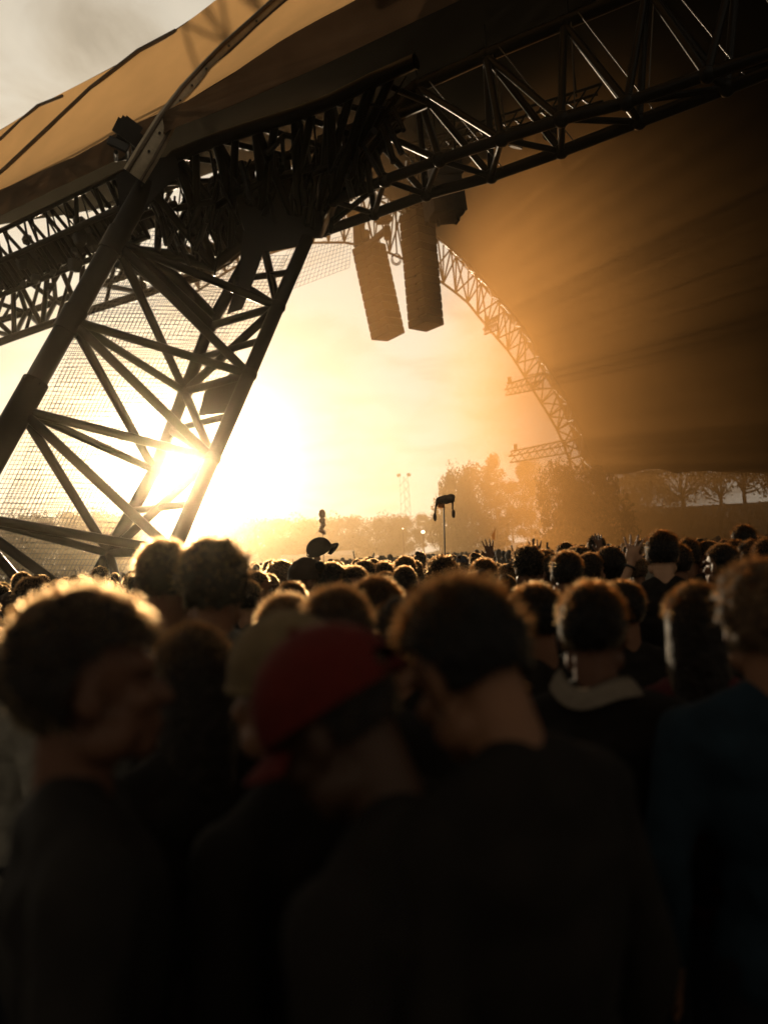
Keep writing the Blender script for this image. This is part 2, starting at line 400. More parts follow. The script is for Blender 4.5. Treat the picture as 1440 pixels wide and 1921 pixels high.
# the mid curve gives the roof its vault
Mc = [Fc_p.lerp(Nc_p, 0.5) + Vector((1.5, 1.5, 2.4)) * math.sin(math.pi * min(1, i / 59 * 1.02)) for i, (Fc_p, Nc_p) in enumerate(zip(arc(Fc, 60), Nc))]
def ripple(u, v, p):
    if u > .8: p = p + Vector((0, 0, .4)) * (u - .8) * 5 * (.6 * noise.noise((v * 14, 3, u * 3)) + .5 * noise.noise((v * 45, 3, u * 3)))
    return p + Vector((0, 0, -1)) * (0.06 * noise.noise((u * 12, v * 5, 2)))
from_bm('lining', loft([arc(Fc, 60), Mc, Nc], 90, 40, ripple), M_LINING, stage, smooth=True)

# ================================================================== near leg and roof-edge truss
def mpt(py):                             # main tube axis, leaning away as it rises
    t = (965 - py) / (965 - 365.0); px = -72 + (265 + 72) * t + 10 * math.sin(math.pi * max(0, min(1, t))) * 0
    return at(px, py, 15.8 + (17.7 - 15.8) * t)
M0, M1, M2, M3 = mpt(452), mpt(600), mpt(768), mpt(965)
Mtop = mpt(345)
mdir = (M3 - Mtop).normalized(); Mbase = M3 + mdir * (M3.z / -mdir.z)
def onB(px, py): return at(px, py, 15.8 + 2.2 * (1038 - py) / (1038 - 420.0) + 2.8)
def onC(px, py): return at(px, py, 15.6 + 2.6 * (1032 - py) / (1032 - 440.0) + 0.9)
B = [onB(490, 440), onB(393, 612), onB(347, 735), onB(290, 882), onB(205, 1038)]
C = [onC(576, 448), onC(521, 575), onC(467, 702), onC(399, 860), onC(324, 1034)]
def to_ground(a, b):
    d = (b - a).normalized(); return b + d * (b.z / -d.z)
leg = empty('arch_leg', (Mbase.x, Mbase.y, 0))
tag(leg, 'massive dark steel lattice leg with thick outer tube, in front of the sun', 'steel leg')
r0 = 0.30
bm = bmesh.new(); tube(bm, [Mbase, M3, mpt(715), ], [0.275, 0.275, 0.27], 20); 
o = from_bm('main_tube', bm, M_STEEL, leg)
for p in o.data.polygons: p.use_smooth = len(p.vertices) == 4
pipe('main_tube', [mpt(722), M1, M0, Mtop], 0.228, M_STEEL, leg, 20)
for y in (716,): 
    rod('flange', mpt(y), mpt(y + 7), 0.274, M_STEEL, leg)
pipe('chord', [B[0], B[1], B[2], B[3], B[4], to_ground(B[3], B[4])], 0.155, M_STEEL, leg, 14)
pipe('chord', [C[0], C[1], C[2], C[3], C[4], to_ground(C[3], C[4])], 0.165, M_STEEL, leg, 14)
M4 = Mbase.lerp(M3, 0.35)
Ms = [M0, M1, M2, M3, M4]
B5 = to_ground(B[3], B[4]).lerp(B[4], 0.2); C5 = to_ground(C[3], C[4]).lerp(C[4], 0.2)
Bs, Cs = B + [B5], C + [C5]
Bf, Cf = B[1:] + [B5, to_ground(B[3], B[4])], C[1:] + [C5, to_ground(C[3], C[4])]
for i, mm in enumerate(Ms):
    d1 = (Cs[i] - mm).normalized()
    rod('brace', mm, Cf[i], 0.10, M_STEEL, leg); rod('brace', mm, Bf[i], 0.095, M_STEEL, leg)
    rod('brace', mm, Cf[i + 1], 0.105, M_STEEL, leg); rod('brace', mm, Bf[i + 1], 0.105, M_STEEL, leg)
    # collar where the fan meets the tube
    dv = (Ms[min(i + 1, 4)] - Ms[max(i - 1, 0)]).normalized()
    rod('collar', mm - dv * 0.28, mm + dv * 0.30, 0.262, M_STEEL, leg)
for i in range(5):
    if i != 3: rod('brace', Bs[i], Cs[i], 0.1, M_STEEL, leg)
    rod('brace', Bs[i + 1], Cs[i], 0.105, M_STEEL, leg) if i % 2 else rod('brace', Bs[i], Cs[i + 1], 0.105, M_STEEL, leg)
    rod('brace', Bs[i].lerp(Bs[i + 1], 0.5), Cs[i].lerp(Cs[i + 1], 0.5), 0.085, M_STEEL, leg)
    rod('brace', Bs[i].lerp(Bs[i + 1], 0.5), Cs[i + 1], 0.085, M_STEEL, leg)
for pts in (B[1:], C[1:]):
    for p in pts:
        bm = bmesh.new(); bmesh.ops.create_icosphere(bm, subdivisions=2, radius=0.195, matrix=Matrix.Translation(p)); from_bm('node_ball', bm, M_STEEL, leg, smooth=True)
def plate(name, pts, th, parent, mat=M_STEEL):
    """flat steel plate through px points at depth, thickness th away from the viewer"""
    pts = [Vector(p) for p in pts]; c = sum(pts, Vector()) / len(pts); n = (c - CAM).normalized()
    bm = bmesh.new(); a = [bm.verts.new(p) for p in pts]; b = [bm.verts.new(p + n * th) for p in pts]
    bm.faces.new(a); bm.faces.new(b[::-1])
    for k in range(len(pts)): bm.faces.new((a[k], b[k], b[(k + 1) % len(pts)], a[(k + 1) % len(pts)]))
    bmesh.ops.recalc_face_normals(bm, faces=bm.faces)
    return from_bm(name, bm, mat, parent)
# wire safety net stretched over the back of the leg
def net(name, a, b, c, d, nu, nv, r, mat, parent, jit=0.0, stuff=True, skip=0.0):
    """a-b bottom edge, d-c top edge; square-section wires both ways joined into one net"""
    bm = bmesh.new()
    def wire(p, q, n=3):
        pts = []
        for k in range(n + 1):
            x = p.lerp(q, k / n)
            if jit: x = x + Vector((noise.noise(x * 0.9 + Vector((5, 0, 0))), noise.noise(x * 0.9), noise.noise(x * 0.9 + Vector((0, 7, 0))))) * jit
            pts.append(x)
        tube(bm, pts, r, 4, False)
    for i in range(nu + 1):
        if random.random() < skip: continue
        t = i / nu; wire(a.lerp(b, t), d.lerp(c, t), 6)
    for j in range(nv + 1):
        if random.random() < skip: continue
        t = j / nv; wire(a.lerp(d, t), b.lerp(c, t), 5)
    o = from_bm(name, bm, mat, parent); 
    if stuff: o['kind'] = 'stuff'
    return o
g0 = to_ground(B[3], B[4])
net('wire_net', at(-90, 1100, 18.4), at(215, 1100, 18.8), at(540, 480, 24.2), at(205, 480, 23.4), 42, 78, 0.0075, M_WIRE, leg, 0.05)
net('wire_net', at(-20, 1010, 20.4), at(250, 1030, 20.4), at(520, 420, 25.6), at(240, 400, 25.0), 36, 66, 0.0075, M_WIRE, leg, 0.05)

# ---- roof edge truss (horizontal, coming over us to the right)
ZL, ZT = 10.15, 12.75
L1 = [atz(*p, ZL) for p in ((600, 437), (702, 401), (799, 365), (921, 331), (1052, 284), (1198, 228), (1362, 165), (1550, 92))]
L2 = [atz(*p, ZL + 0.05) for p in ((624, 377), (721, 338), (824, 300), (940, 261), (1052, 224), (1175, 192), (1325, 140), (1500, 80))]
T = [atz(*p, ZT) for p in ((600, 266), (681, 236), (781, 163), (911, 104), (1057, 43), (1212, -22), (1385, -95), (1580, -180))]
beam = empty('roof_edge_truss', (L1[2].x, L1[2].y, 0))
tag(beam, 'long dark triangular steel truss spanning overhead along the roof edge, sunlit glints on its braces', 'truss')
pipe('chord', L1, 0.125, M_STEEL, beam, 12); pipe('chord', L2, 0.115, M_STEEL, beam, 12); pipe('chord', T, 0.15, M_STEEL, beam, 12)
for i in range(1, 7):
    for a, b, r in ((T[i], L1[i], .075), (T[i], L2[i], .075), (T[i], L1[i + 1], .08), (T[i], L2[i + 1], .075), (L1[i], L2[i], .065), (L2[i], L1[i + 1], .065)):
        rod('brace', a, b, r, M_STEEL, beam)
rod('brace', L1[0], L2[1], 0.065, M_STEEL, beam); rod('brace', L2[0], L1[1], 0.065, M_STEEL, beam); rod('brace', L1[0], L2[0], .07, M_STEEL, beam)
rod('end_post', L1[0], T[2], 0.19, M_STEEL, beam); rod('end_post', L2[0], T[1], 0.12, M_STEEL, beam)
for c in (L1, L2, T):
    for p in c[1:7]:
        bm = bmesh.new(); bmesh.ops.create_icosphere(bm, subdivisions=2, radius=0.17, matrix=Matrix.Translation(p)); from_bm('node_ball', bm, M_STEEL, beam, smooth=True)
# thin bright tension cables beside the braces
for i in range(1, 6):
    off = Vector((0.22, -0.3, 0.02))
    rod('cable', T[i] + off, L1[i + 1] + off, 0.012, M_STEEL2, beam)
    rod('cable', T[i] + off * 0.5, L2[i].lerp(L1[i], 0.4) + off, 0.012, M_STEEL2, beam)

# ---- knee: where leg, roof edge and rafters meet
knee = empty('knee_truss', (Mtop.x, Mtop.y, 0))
tag(knee, 'dense black tangle of rafters where leg and roof edge meet under the canopy', 'truss knee')
Ko = [mpt(345)] + [atz(*p, ZE - 0.1) for p in ((330, 292), (405, 262), (480, 238), (555, 215), (620, 190), (700, 150), (780, 115))]
Ko2 = [p + Vector((0.4, 2.3, 0.5)) for p in Ko]
Ki = [at(240, 470, 19.0), at(330, 480, 20.2), at(400, 500, 20.4), at(455, 455, 20.0), at(500, 430, 19.8), at(560, 436, 19.6), L1[0], L2[0]]
Kj = [at(270, 520, 22), at(320, 535, 22.5), at(372, 520, 22.5), at(430, 488, 22.5), at(470, 450, 22), at(540, 420, 22), at(600, 380, 22), at(660, 330, 21.5)]
pipe('chord', Ko, 0.15, M_STEEL, knee, 10); pipe('chord', Ko2, 0.12, M_STEEL, knee, 10)
pipe('chord', Ki, 0.15, M_STEEL, knee, 10); pipe('chord', Kj, 0.12, M_STEEL, knee, 10)
rk = random.Random(4)
for i in range(8):
    for a, b, r in ((Ko, Ki, .1), (Ko2, Kj, .10)):
        if i < 7: rod('rafter', a[i], b[i + 1], r * 1.15, M_STEEL, knee)
        if i < 6: rod('rafter', a[i], b[i + 2], r, M_STEEL, knee)
    if i < 7:
        rod('rafter', Ko[i], Kj[min(7, i + 2)], .09, M_STEEL, knee); rod('rafter', Ko2[i], Ki[min(7, i + 2)], .08, M_STEEL, knee)
        rod('rafter', Ko[i].lerp(Ko[i + 1], .5), Ki[i + 1].lerp(Ki[i], .4), .09, M_STEEL, knee)
        rod('rafter', Ki[i], Kj[i + 1], .07, M_STEEL, knee)
        rod('rafter', Ko[i], Ko2[i + 1], .07, M_STEEL, knee)
        a = Ko[i].lerp(Ki[i], .5); b = Ko[i + 1].lerp(Ki[i + 1], .45); rod('rafter', a, b, .085, M_STEEL, knee)
        a = Ko2[i].lerp(Kj[i], .3); b = Ko2[i + 1].lerp(Kj[i + 1], .3); rod('rafter', a, b, .075, M_STEEL, knee)
rod('chord', M0, B[1], 0.2, M_STEEL, knee)
pipe('chord', [M0, onB(330, 525), onB(400, 598)], 0.2, M_STEEL, knee)
plate('gusset_plate', [at(218, 330, 17.6), at(262, 300, 17.6), at(330, 292, 17.6), at(338, 330, 17.6), at(300, 360, 17.6), at(268, 400, 17.6), at(225, 395, 17.6)], 0.5, knee)
plate('gusset_plate', [at(432, 350, 19.0), at(520, 320, 19.0), at(565, 352, 19.0), at(600, 372, 19.0), at(603, 432, 19.0), at(560, 462, 19.0), at(500, 474, 19.0), at(458, 430, 19.0)], 0.4, knee)
plate('gusset_plate', [at(455, 430, 19.4), at(500, 455, 19.4), at(478, 520, 19.4), at(455, 580, 19.4), at(425, 590, 19.4), at(448, 520, 19.4)], 0.4, knee)
for i in range(90):
    u = rk.uniform(.04, .98); a = poly_at(Ko, u).lerp(poly_at(Ko2, u), rk.random()); w = min(1, u + rk.uniform(.02, .3)); b = poly_at(Ki, w).lerp(poly_at(Kj, w), rk.random())
    t = rk.uniform(.0, .5); rod('rafter', a.lerp(b, t), a.lerp(b, min(1, t + rk.uniform(.3, .7))), rk.choice((.022, .03, .045)), M_STEEL, knee)
for i in range(70):                       # hangers, clamps and cable bundles in the tangle
    u = rk.random(); a = poly_at(Ko, u).lerp(poly_at(Ki, min(1, u + 0.05)), rk.uniform(0.0, 0.5)) + Vector((0, rk.uniform(0, 1.6), 0))
    b = a + Vector((rk.uniform(-.5, .5), rk.uniform(-.3, .3), -rk.uniform(0.3, 1.3)))
    rod('hanger', a, b, rk.choice((.03, .05, .07)), M_STEEL, knee)

# ---- side wing truss going off to the left, with its catwalk
wing = empty('side_wing_truss', at(60, 600, 24).to_tuple()[:2] + (0,))
tag(wing, 'dark lattice side wing truss running off behind the thick leg tube under the canopy edge', 'truss')
U = [at(*p, y) for *p, y in ((-150, 590, 27.5), (-60, 550, 27), (25, 507, 26.5), (95, 457, 26), (160, 425, 25.6), (240, 384, 25), (330, 345, 24.4))]
A_ = [at(*p, y) for *p, y in ((-150, 690, 27), (-60, 664, 26.6), (27, 632, 26), (80, 613, 25.6), (150, 588, 25), (273, 551, 24), (400, 502, 23.2))]
B_ = [at(*p, y) for *p, y in ((-150, 650, 29), (-40, 613, 28.6), (50, 586, 28.3), (105, 566, 28), (190, 534, 27.5), (250, 513, 27), (420, 470, 26))]
pipe('chord', U, 0.15, M_STEEL, wing); pipe('chord', A_, 0.125, M_STEEL, wing); pipe('chord', B_, 0.12, M_STEEL, wing)
for i in range(6):
    for a, b in ((U[i], A_[i]), (U[i], B_[i]), (U[i], A_[i + 1]), (U[i], B_[i + 1]), (A_[i], B_[i]), (B_[i], A_[i + 1])):
        rod('brace', a, b, 0.085, M_STEEL, wing)
for i in range(5): rod('brace', U[i + 1], A_[i].lerp(A_[i + 1], .4), .06, M_STEEL, wing); rod('brace', U[i + 2], B_[i].lerp(B_[i + 1], .5), .06, M_STEEL, wing)
cat = empty('catwalk', at(80, 420, 22).to_tuple()[:2] + (0,))
tag(cat, 'dark lighting catwalk with cluttered rails hanging below the canopy valance', 'catwalk')
E0 = [atz(*p, ZE - 0.05) + Vector((.15, .35, 0)) for p in ((-170, 495), (0, 414), (125, 352), (215, 308))]
E1 = [p + Vector((0.1, 0.3, -0.62)) for p in E0]; E2 = [p + Vector((0.2, 1.5, -0.7)) for p in E0]; E3 = [p + Vector((.2, 1.4, -.2)) for p in E0]
E4 = [p + Vector((0.2, 1.0, -1.2)) for p in E0]
for c, r in ((E0, .07), (E1, .08), (E2, .08), (E3, .05), (E4, .08)): pipe('rail', c, r, M_STEEL, cat)
for i in range(34):
    u = max(0, min(1, i / 33 + rk.uniform(-.02, .02))); a, b, c, d, e = (poly_at(k, u) for k in (E0, E1, E2, E3, E4)); j_ = rk.uniform(-.05, .05)
    rod('rail_post', a, poly_at(E1, max(0, min(1, u + j_))), rk.choice((.02, .03, .06)), M_STEEL, cat); rod('rail_post', d, poly_at(E2, max(0, min(1, u - j_))), .03, M_STEEL, cat)
    rod('rail_post', b, poly_at(E4, min(1, u + .02)), .05, M_STEEL, cat)
    if i % 2: rod('rail_post', a, poly_at(E2, min(1, u + .03)), .05, M_STEEL, cat)
    else: rod('rail_post', c, poly_at(E4, max(0, u - .04)), .05, M_STEEL, cat)
bm = bmesh.new()
for a, b, c, d in zip(E1, E1[1:], E2[1:], E2):
    vs = [bm.verts.new(p) for p in (a, b, c, d)]; ws = [bm.verts.new(p + Vector((0, 0, -.06))) for p in (a, b, c, d)]
    bm.faces.new(vs); bm.faces.new(ws[::-1])
    for k in range(4): bm.faces.new((vs[k], ws[k], ws[(k + 1) % 4], vs[(k + 1) % 4]))
from_bm('deck', bm, M_STEEL, cat)
for i in range(60):                       # fixtures and cable coils cluttering the catwalk
    u = rk.random(); p = poly_at(E1, u) + Vector((0, rk.uniform(0, 1.2), rk.uniform(-0.9, 0.6)))
    bm = bmesh.new(); s = rk.uniform(.12, .34)
    box(bm, p, s, s * 1.2, s * rk.uniform(.6, 1.2), Euler((rk.uniform(-.6, .6), rk.uniform(-.6, .6), rk.uniform(0, 3))).to_matrix(), 0.75)
    bmesh.ops.bevel(bm, geom=bm.edges[:], offset=s * .12, segments=1, affect='EDGES')
    from_bm('fixture', bm, M_BLACK, cat)
net('wire_net', at(165, 398, 25.5), at(238, 372, 25), at(252, 362, 24.6), at(165, 392, 25.3), 20, 2, 0.010, M_WIRE, wing)
net('wire_net', at(175, 420, 25.6), at(200, 437, 25.2), at(228, 396, 25.0), at(180, 414, 25.4), 14, 2, 0.010, M_WIRE, wing)
# hanging wire net under the far lattice
fn = empty('safety_net', (at(600, 480, 40).x, 40, 0)); tag(fn, 'fine square safety net hanging pale against the sky beside the knee', 'net')
net('wire_net', at(500, 560, 38), at(655, 502, 38), at(660, 438, 38), at(540, 470, 38), 20, 9, 0.009, M_WIRE, fn)

# ---- flood lamp on the canopy edge
fl = empty('flood_lamp', at(238, 290, 17.0)); tag(fl, 'black flood lamp on a yoke, perched on the canopy edge by the strap', 'lamp')
c = at(240, 250, 17.0); bm = bmesh.new()
rot = Euler((0.5, 0.5, 0.6)).to_matrix()
box(bm, c, .66, .56, .56, rot, .86); bmesh.ops.bevel(bm, geom=bm.edges[:], offset=.13, segments=2, affect='EDGES'); from_bm('lamp_head', bm, M_BLACK, fl)
bm = bmesh.new(); box(bm, at(222, 271, 16.9), .46, .1, .2, Euler((0, .45, .2)).to_matrix()); bmesh.ops.bevel(bm, geom=bm.edges[:], offset=.02, segments=1, affect='EDGES'); from_bm('barn_door', bm, M_BLACK, fl); bm = bmesh.new(); box(bm, at(236, 226, 17.0), .2, .2, .1, rot); from_bm('top_cap', bm, M_BLACK, fl)
rod('yoke', at(218, 285, 17.2), at(218, 300, 18.2), .05, M_BLACK, fl); rod('yoke', at(250, 270, 17.2), at(256, 312, 18.4), .06, M_BLACK, fl); rod('yoke', at(216, 300, 18.2), at(258, 292, 18.2), .05, M_BLACK, fl)
rod('yoke', at(238, 268, 17.2), at(240, 300, 18.2), .04, M_BLACK, fl)

# ---- line arrays
def line_array(label, Y, top, bot, w0, n, yaw, hang_top, group):
    """a hang of n cabinets between two pixel points (centre line), each its own part; yaw shows two faces"""
    a, b = at(*top, Y), at(*bot, Y)
    root = empty('line_array', b.to_tuple()); tag(root, label, 'loudspeaker', group)
    d = b - a; hgt = d.length / n; ax = d.normalized()
    u = Vector((math.cos(yaw), math.sin(yaw), 0)); u = (u - ax * u.dot(ax)).normalized(); v = ax.cross(u).normalized()
    me = None
    for k in range(n):
        c = a + d * ((k + .5) / n)
        if me is None:
            bm = bmesh.new(); box(bm, (0, 0, 0), w0, w0, hgt * .93, None, 1.0)
            bmesh.ops.bevel(bm, geom=bm.edges[:], offset=.025, segments=1, affect='EDGES')
            for s in (-1, 1):
                box(bm, (s * w0 * .5, .05, hgt * .38), .09, .16, .07)
            for s in range(5): box(bm, (-w0 * .34 + s * w0 * .17, -w0 * .505, 0), .05, .02, hgt * .8)
            me = bpy.data.meshes.new('cabinet'); bm.to_mesh(me); bm.free(); me.materials.append(M_BLACK)
        o = bpy.data.objects.new('cabinet', me); COL.objects.link(o); o.parent = root
        mt = Matrix((u, v, -ax)).transposed().to_4x4(); tilt = Matrix.Rotation(R((k - n / 2) * .22), 4, 'X')
        mt = mt @ tilt; mt.translation = c - base(root); o.matrix_local = mt
    rot = Matrix((u, v, -ax)).transposed()
    bm = bmesh.new(); box(bm, a - ax * .14, w0 * .9, .12, .1, rot); box(bm, a - ax * .14, .12, w0 * .85, .08, rot); from_bm('fly_frame', bm, M_BLACK, root)
    for s in (-.32, .32):
        p = a - ax * .14 + u * w0 * s
        rod('chain', p, at(*hang_top, Y) + u * w0 * s * 0.6 + Vector((0, 0, .8)), .025, M_STEEL, root)
    pm = a - ax * .45; 
    bm = bmesh.new(); box(bm, pm, .3, .26, .42); bmesh.ops.bevel(bm, geom=bm.edges[:], offset=.05, segments=2, affect='EDGES'); from_bm('hoist', bm, M_BLACK, root)
    for k in range(n):
        if k % 2 == 0:
            p = a + d * ((k + .9) / n) + u * w0 * .52
            rod('latch', p, p + u * .10, .03, M_STEEL, root)
    return root, a, b, u, v, ax
line_array('slimmer hanging line array of loudspeaker cabinets, paler in the haze, farther from the roof', 31.0, (691, 462), (728, 632), .98, 12, R(47), (672, 395), 'hanging line arrays')
line_array('broad dark hanging line array of loudspeaker cabinets close under the roof truss', 25.5, (781, 402), (799, 614), .84, 14, R(42), (775, 330), 'hanging line arrays')
# short cluster hanging beside them, wrapped in black cloth
sb = empty('speaker_cluster', at(833, 410, 23).to_tuple()); tag(sb, 'short square hung speaker cluster wrapped in ragged black cloth under the truss', 'loudspeaker')
for k in range(3):
    bm = bmesh.new(); box(bm, at(834, 322 + k * 31, 23), .86, .8, .50, Euler((0, R(-4), R(14))).to_matrix()); bmesh.ops.bevel(bm, geom=bm.edges[:], offset=.04, segments=1, affect='EDGES')
    from_bm('cabinet', bm, M_BLACK, sb)
cc = at(834, 392, 23); bm = bmesh.new(); rings = []
for j, zz_ in enumerate((.62, .3, 0, -.24)):
    ring = []
    for k in range(40):
        a = 2 * math.pi * k / 40; e = max(abs(math.cos(a)), abs(math.sin(a))); rr = .5 / e * (1 + .03 * noise.noise((math.cos(a) * 3, math.sin(a) * 3, j)))
        z = zz_ + (.14 * noise.noise((k * 1.3, 5, 2)) if j == 3 else 0)
        ring.append(bm.verts.new(cc + Euler((0, R(-4), R(14))).to_matrix() @ Vector((rr * math.cos(a), rr * math.sin(a) * .95, z))))
    rings.append(ring)
for a, b in zip(rings, rings[1:]):
    for k in range(40): bm.faces.new((a[k], a[(k + 1) % 40], b[(k + 1) % 40], b[k]))
bm.faces.new(rings[-1]); from_bm('cloth_wrap', bm, M_CLOTHBLACK, sb)
for s in (-.3, .3): rod('chain', at(834, 315, 23) + Vector((s, 0, 0)), at(834, 230, 23) + Vector((s, 0, .5)), .03, M_STEEL, sb)
for p in ((821, 411), (858, 402)): rod('tassel', at(*p, 22.6), at(p[0] + 1, p[1] + 13, 22.6), .05, M_CLOTHBLACK, sb)
# rigging between the arrays: pole with dome motor, cross arm, counterweight, cable coil
rg = empty('rigging_pole', at(673, 455, 31).to_tuple()); tag(rg, 'rigging pole with round motor cap, slanted arm and cable coil between the hanging loudspeakers', 'rigging')
rod('pole', at(674, 462, 31), at(672, 392, 31), .24, M_BLACK, rg)
bm = bmesh.new(); bmesh.ops.create_icosphere(bm, subdivisions=3, radius=.5, matrix=Matrix.Translation(at(673, 404, 31)) @ Matrix.Diagonal((1, 1, .62, 1))); from_bm('motor_cap', bm, M_BLACK, rg, smooth=True)
rod('arm', at(688, 462, 30.5), at(725, 430, 29), .13, M_BLACK, rg)
bm = bmesh.new(); box(bm, at(726, 437, 29), .26, .26, .52); bmesh.ops.bevel(bm, geom=bm.edges[:], offset=.04, segments=2, affect='EDGES'); from_bm('counterweight', bm, M_BLACK, rg)
bm = bmesh.new(); box(bm, at(719, 412, 29), .62, .4, .3, Euler((0, R(-6), .3)).to_matrix()); bmesh.ops.bevel(bm, geom=bm.edges[:], offset=.08, segments=2, affect='EDGES'); from_bm('chain_bag', bm, M_CLOTHBLACK, rg)
for k in range(3):
    c0 = at(743, 485, 27); pipe('cable_coil', [c0 + Vector(((.12 + .03 * k) * math.cos(t), .04 * k, (.17 + .02 * k) * math.sin(t))) for t in [i * .45 for i in range(15)]], .014, M_WIRE, rg, 6)
pipe('cable', [at(743, 395, 27), at(742, 440, 27), at(744, 476, 27)], .03, M_WIRE, rg, 6)
pipe('cable', [at(711, 448, 30), at(713, 458, 30), at(712, 470, 30)], .025, M_WIRE, rg, 6)
# lighting truss hung inside the roof
it = empty('lighting_truss', at(880, 260, 27).to_tuple()); tag(it, 'hung lighting truss with lamps, dim behind the roof edge truss', 'lighting truss')
ia, ib = at(762, 300, 30), at(1130, 190, 24)
ch = []
for oz in (0, .55):
    for oy in (0, .55):
        a, b = ia + Vector((0, oy, oz)), ib + Vector((0, oy, oz)); ch.append((a, b)); rod('chord', a, b, .05, M_STEEL, it)
for k in range(16):
    t0, t1 = k / 16, (k + 1) / 16
    rod('brace', ch[0][0].lerp(ch[0][1], t0), ch[2][0].lerp(ch[2][1], t1), .03, M_STEEL, it); rod('brace', ch[1][0].lerp(ch[1][1], t1), ch[3][0].lerp(ch[3][1], t0), .03, M_STEEL, it)
    if k % 2 == 0: rod('brace', ch[0][0].lerp(ch[0][1], t0), ch[1][0].lerp(ch[1][1], t0), .03, M_STEEL, it)
for t in (.12, .2, .34, .46, .62, .78):
    p = ia.lerp(ib, t) + Vector((0, .2, -.35)); bm = bmesh.new()
    bmesh.ops.create_cone(bm, cap_ends=True, segments=14, radius1=.24, radius2=.15, depth=.5, matrix=Matrix.Translation(p) @ Euler((rk.uniform(-.5, .5), rk.uniform(-.4, .4), 0)).to_matrix().to_4x4()); from_bm('spotlight', bm, M_BLACK, it)
for t in (.1, .5, .9): rod('chain', ia.lerp(ib, t) + Vector((0, .2, .5)), ia.lerp(ib, t) + Vector((0, .6, 6)), .03, M_STEEL, it)
for k, p in enumerate(((845, 225), (835, 300))):   # bulky fixtures seen through the braces
    bm = bmesh.new(); box(bm, at(*p, 25.5), .6 if k == 0 else .5, .5, .35 if k == 0 else .55, Euler((0, R(-12), .3)).to_matrix()); bmesh.ops.bevel(bm, geom=bm.edges[:], offset=.07, segments=2, affect='EDGES'); from_bm('fixture', bm, M_BLACK, it)
# black flood speaker box tucked into the leg
lb = empty('hung_speaker', at(405, 740, 19).to_tuple()); tag(lb, 'wedge speaker box clamped into the steel leg just above the sun glare', 'loudspeaker')
plate('cabinet', [at(384, 735, 19), at(432, 700, 19), at(452, 712, 19), at(428, 774, 19), at(372, 780, 19)], .7, lb, M_BLACK)
rod('bracket', at(440, 702, 19.2), at(440, 735, 19.2), .06, M_STEEL, lb)
# ---- short lamp booms on the far arch
def boom(label, a, b, Y, lampx, group):
    p, q = at(*a, Y), at(*b, Y); root = empty('lamp_boom', q.to_tuple()); tag(root, label, 'lamp boom', group)
    offs = (Vector((0, 0, 0)), Vector((0, .5, .5)), Vector((0, -.5, .72)))
    for o_ in offs: rod('chord', p + o_ * .8, q + o_, .04, M_STEEL, root)
    for k in range(8):
        t0, t1 = k / 8, (k + 1) / 8
        for o1, o2 in ((0, 1), (1, 2), (2, 0)): rod('brace', (p + offs[o1] * .8).lerp(q + offs[o1], t0), (p + offs[o2] * .8).lerp(q + offs[o2], t1), .025, M_STEEL, root)
    c = p.lerp(q, lampx) + Vector((0, 0, .85)); bm = bmesh.new(); box(bm, c, .22, .2, .3); box(bm, c + Vector((0, 0, -.2)), .4, .2, .06); from_bm('lamp_head', bm, M_BLACK, root)
boom('upper short lattice lamp boom sticking out from the far arch into pale sky', (948, 742), (1018, 728), YF - .8, .12, 'lamp booms on the far arch')
boom('lower long lattice lamp boom over the tree tops at the foot of the far arch', (956, 868), (1070, 849), YF - .8, .10, 'lamp booms on the far arch')
boom('stubby middle bracket jutting from the far arch below the hanging loudspeakers', (908, 628), (935, 618), YF - .8, .2, 'lamp booms on the far arch')
smoke((12.6, 38, 10.5), (11.9, 18, 17), 0.105, 0.68, (1.0, 0.49, 0.15))
smoke((2, 64, 5), (36, 16, 11), 0.010, 0.68, (1.0, 0.60, 0.25))
smoke((-0.5, 24, 9), (8, 5.2, 8), 0.014, 0.68, (1.0, 0.50, 0.16))
ORD = ['first', 'second', 'third', 'fourth', 'fifth', 'sixth', 'seventh', 'eighth', 'ninth', 'tenth', 'eleventh', 'twelfth', 'thirteenth', 'fourteenth', 'fifteenth', 'sixteenth']
# ================================================================== trees
def crown_mesh(name, seed, w, h, n, leaf, clumps, lean=0.0, low=0.0):
    rr = random.Random(seed); verts = []; faces = []
    cs = []
    for k in range(clumps):
        t = rr.random() ** (.45 if seed in (24, 27) else 1); a = rr.uniform(0, 2 * math.pi)
        prof = math.sin(math.pi * (0.12 + 0.84 * t)) ** 0.7
        rad = w * 0.5 * prof * math.sqrt(rr.random()) * 0.9
        cs.append((Vector((rad * math.cos(a), rad * math.sin(a), low + h * t)), rr.uniform(.10, .22) * w))
    for i in range(n):
        c, s = cs[rr.randrange(clumps)]
        d = Vector((rr.gauss(0, 1), rr.gauss(0, 1), rr.gauss(0, .8))).normalized() * s * rr.random() ** .4
        p = c + d; u = Vector((rr.gauss(0, 1), rr.gauss(0, 1), rr.gauss(0, 1))).normalized(); v = u.cross(Vector((rr.gauss(0, 1), rr.gauss(0, 1), rr.gauss(0, 1)))).normalized()
        l = leaf * rr.uniform(.6, 1.4); k = len(verts)
        verts += [p - u * l, p + v * l * .45, p + u * l, p - v * l * .45]; faces.append((k, k + 1, k + 2, k + 3))
    me = bpy.data.meshes.new(name); me.from_pydata(verts, [], faces); me.materials.append(M_LEAF); return me, cs
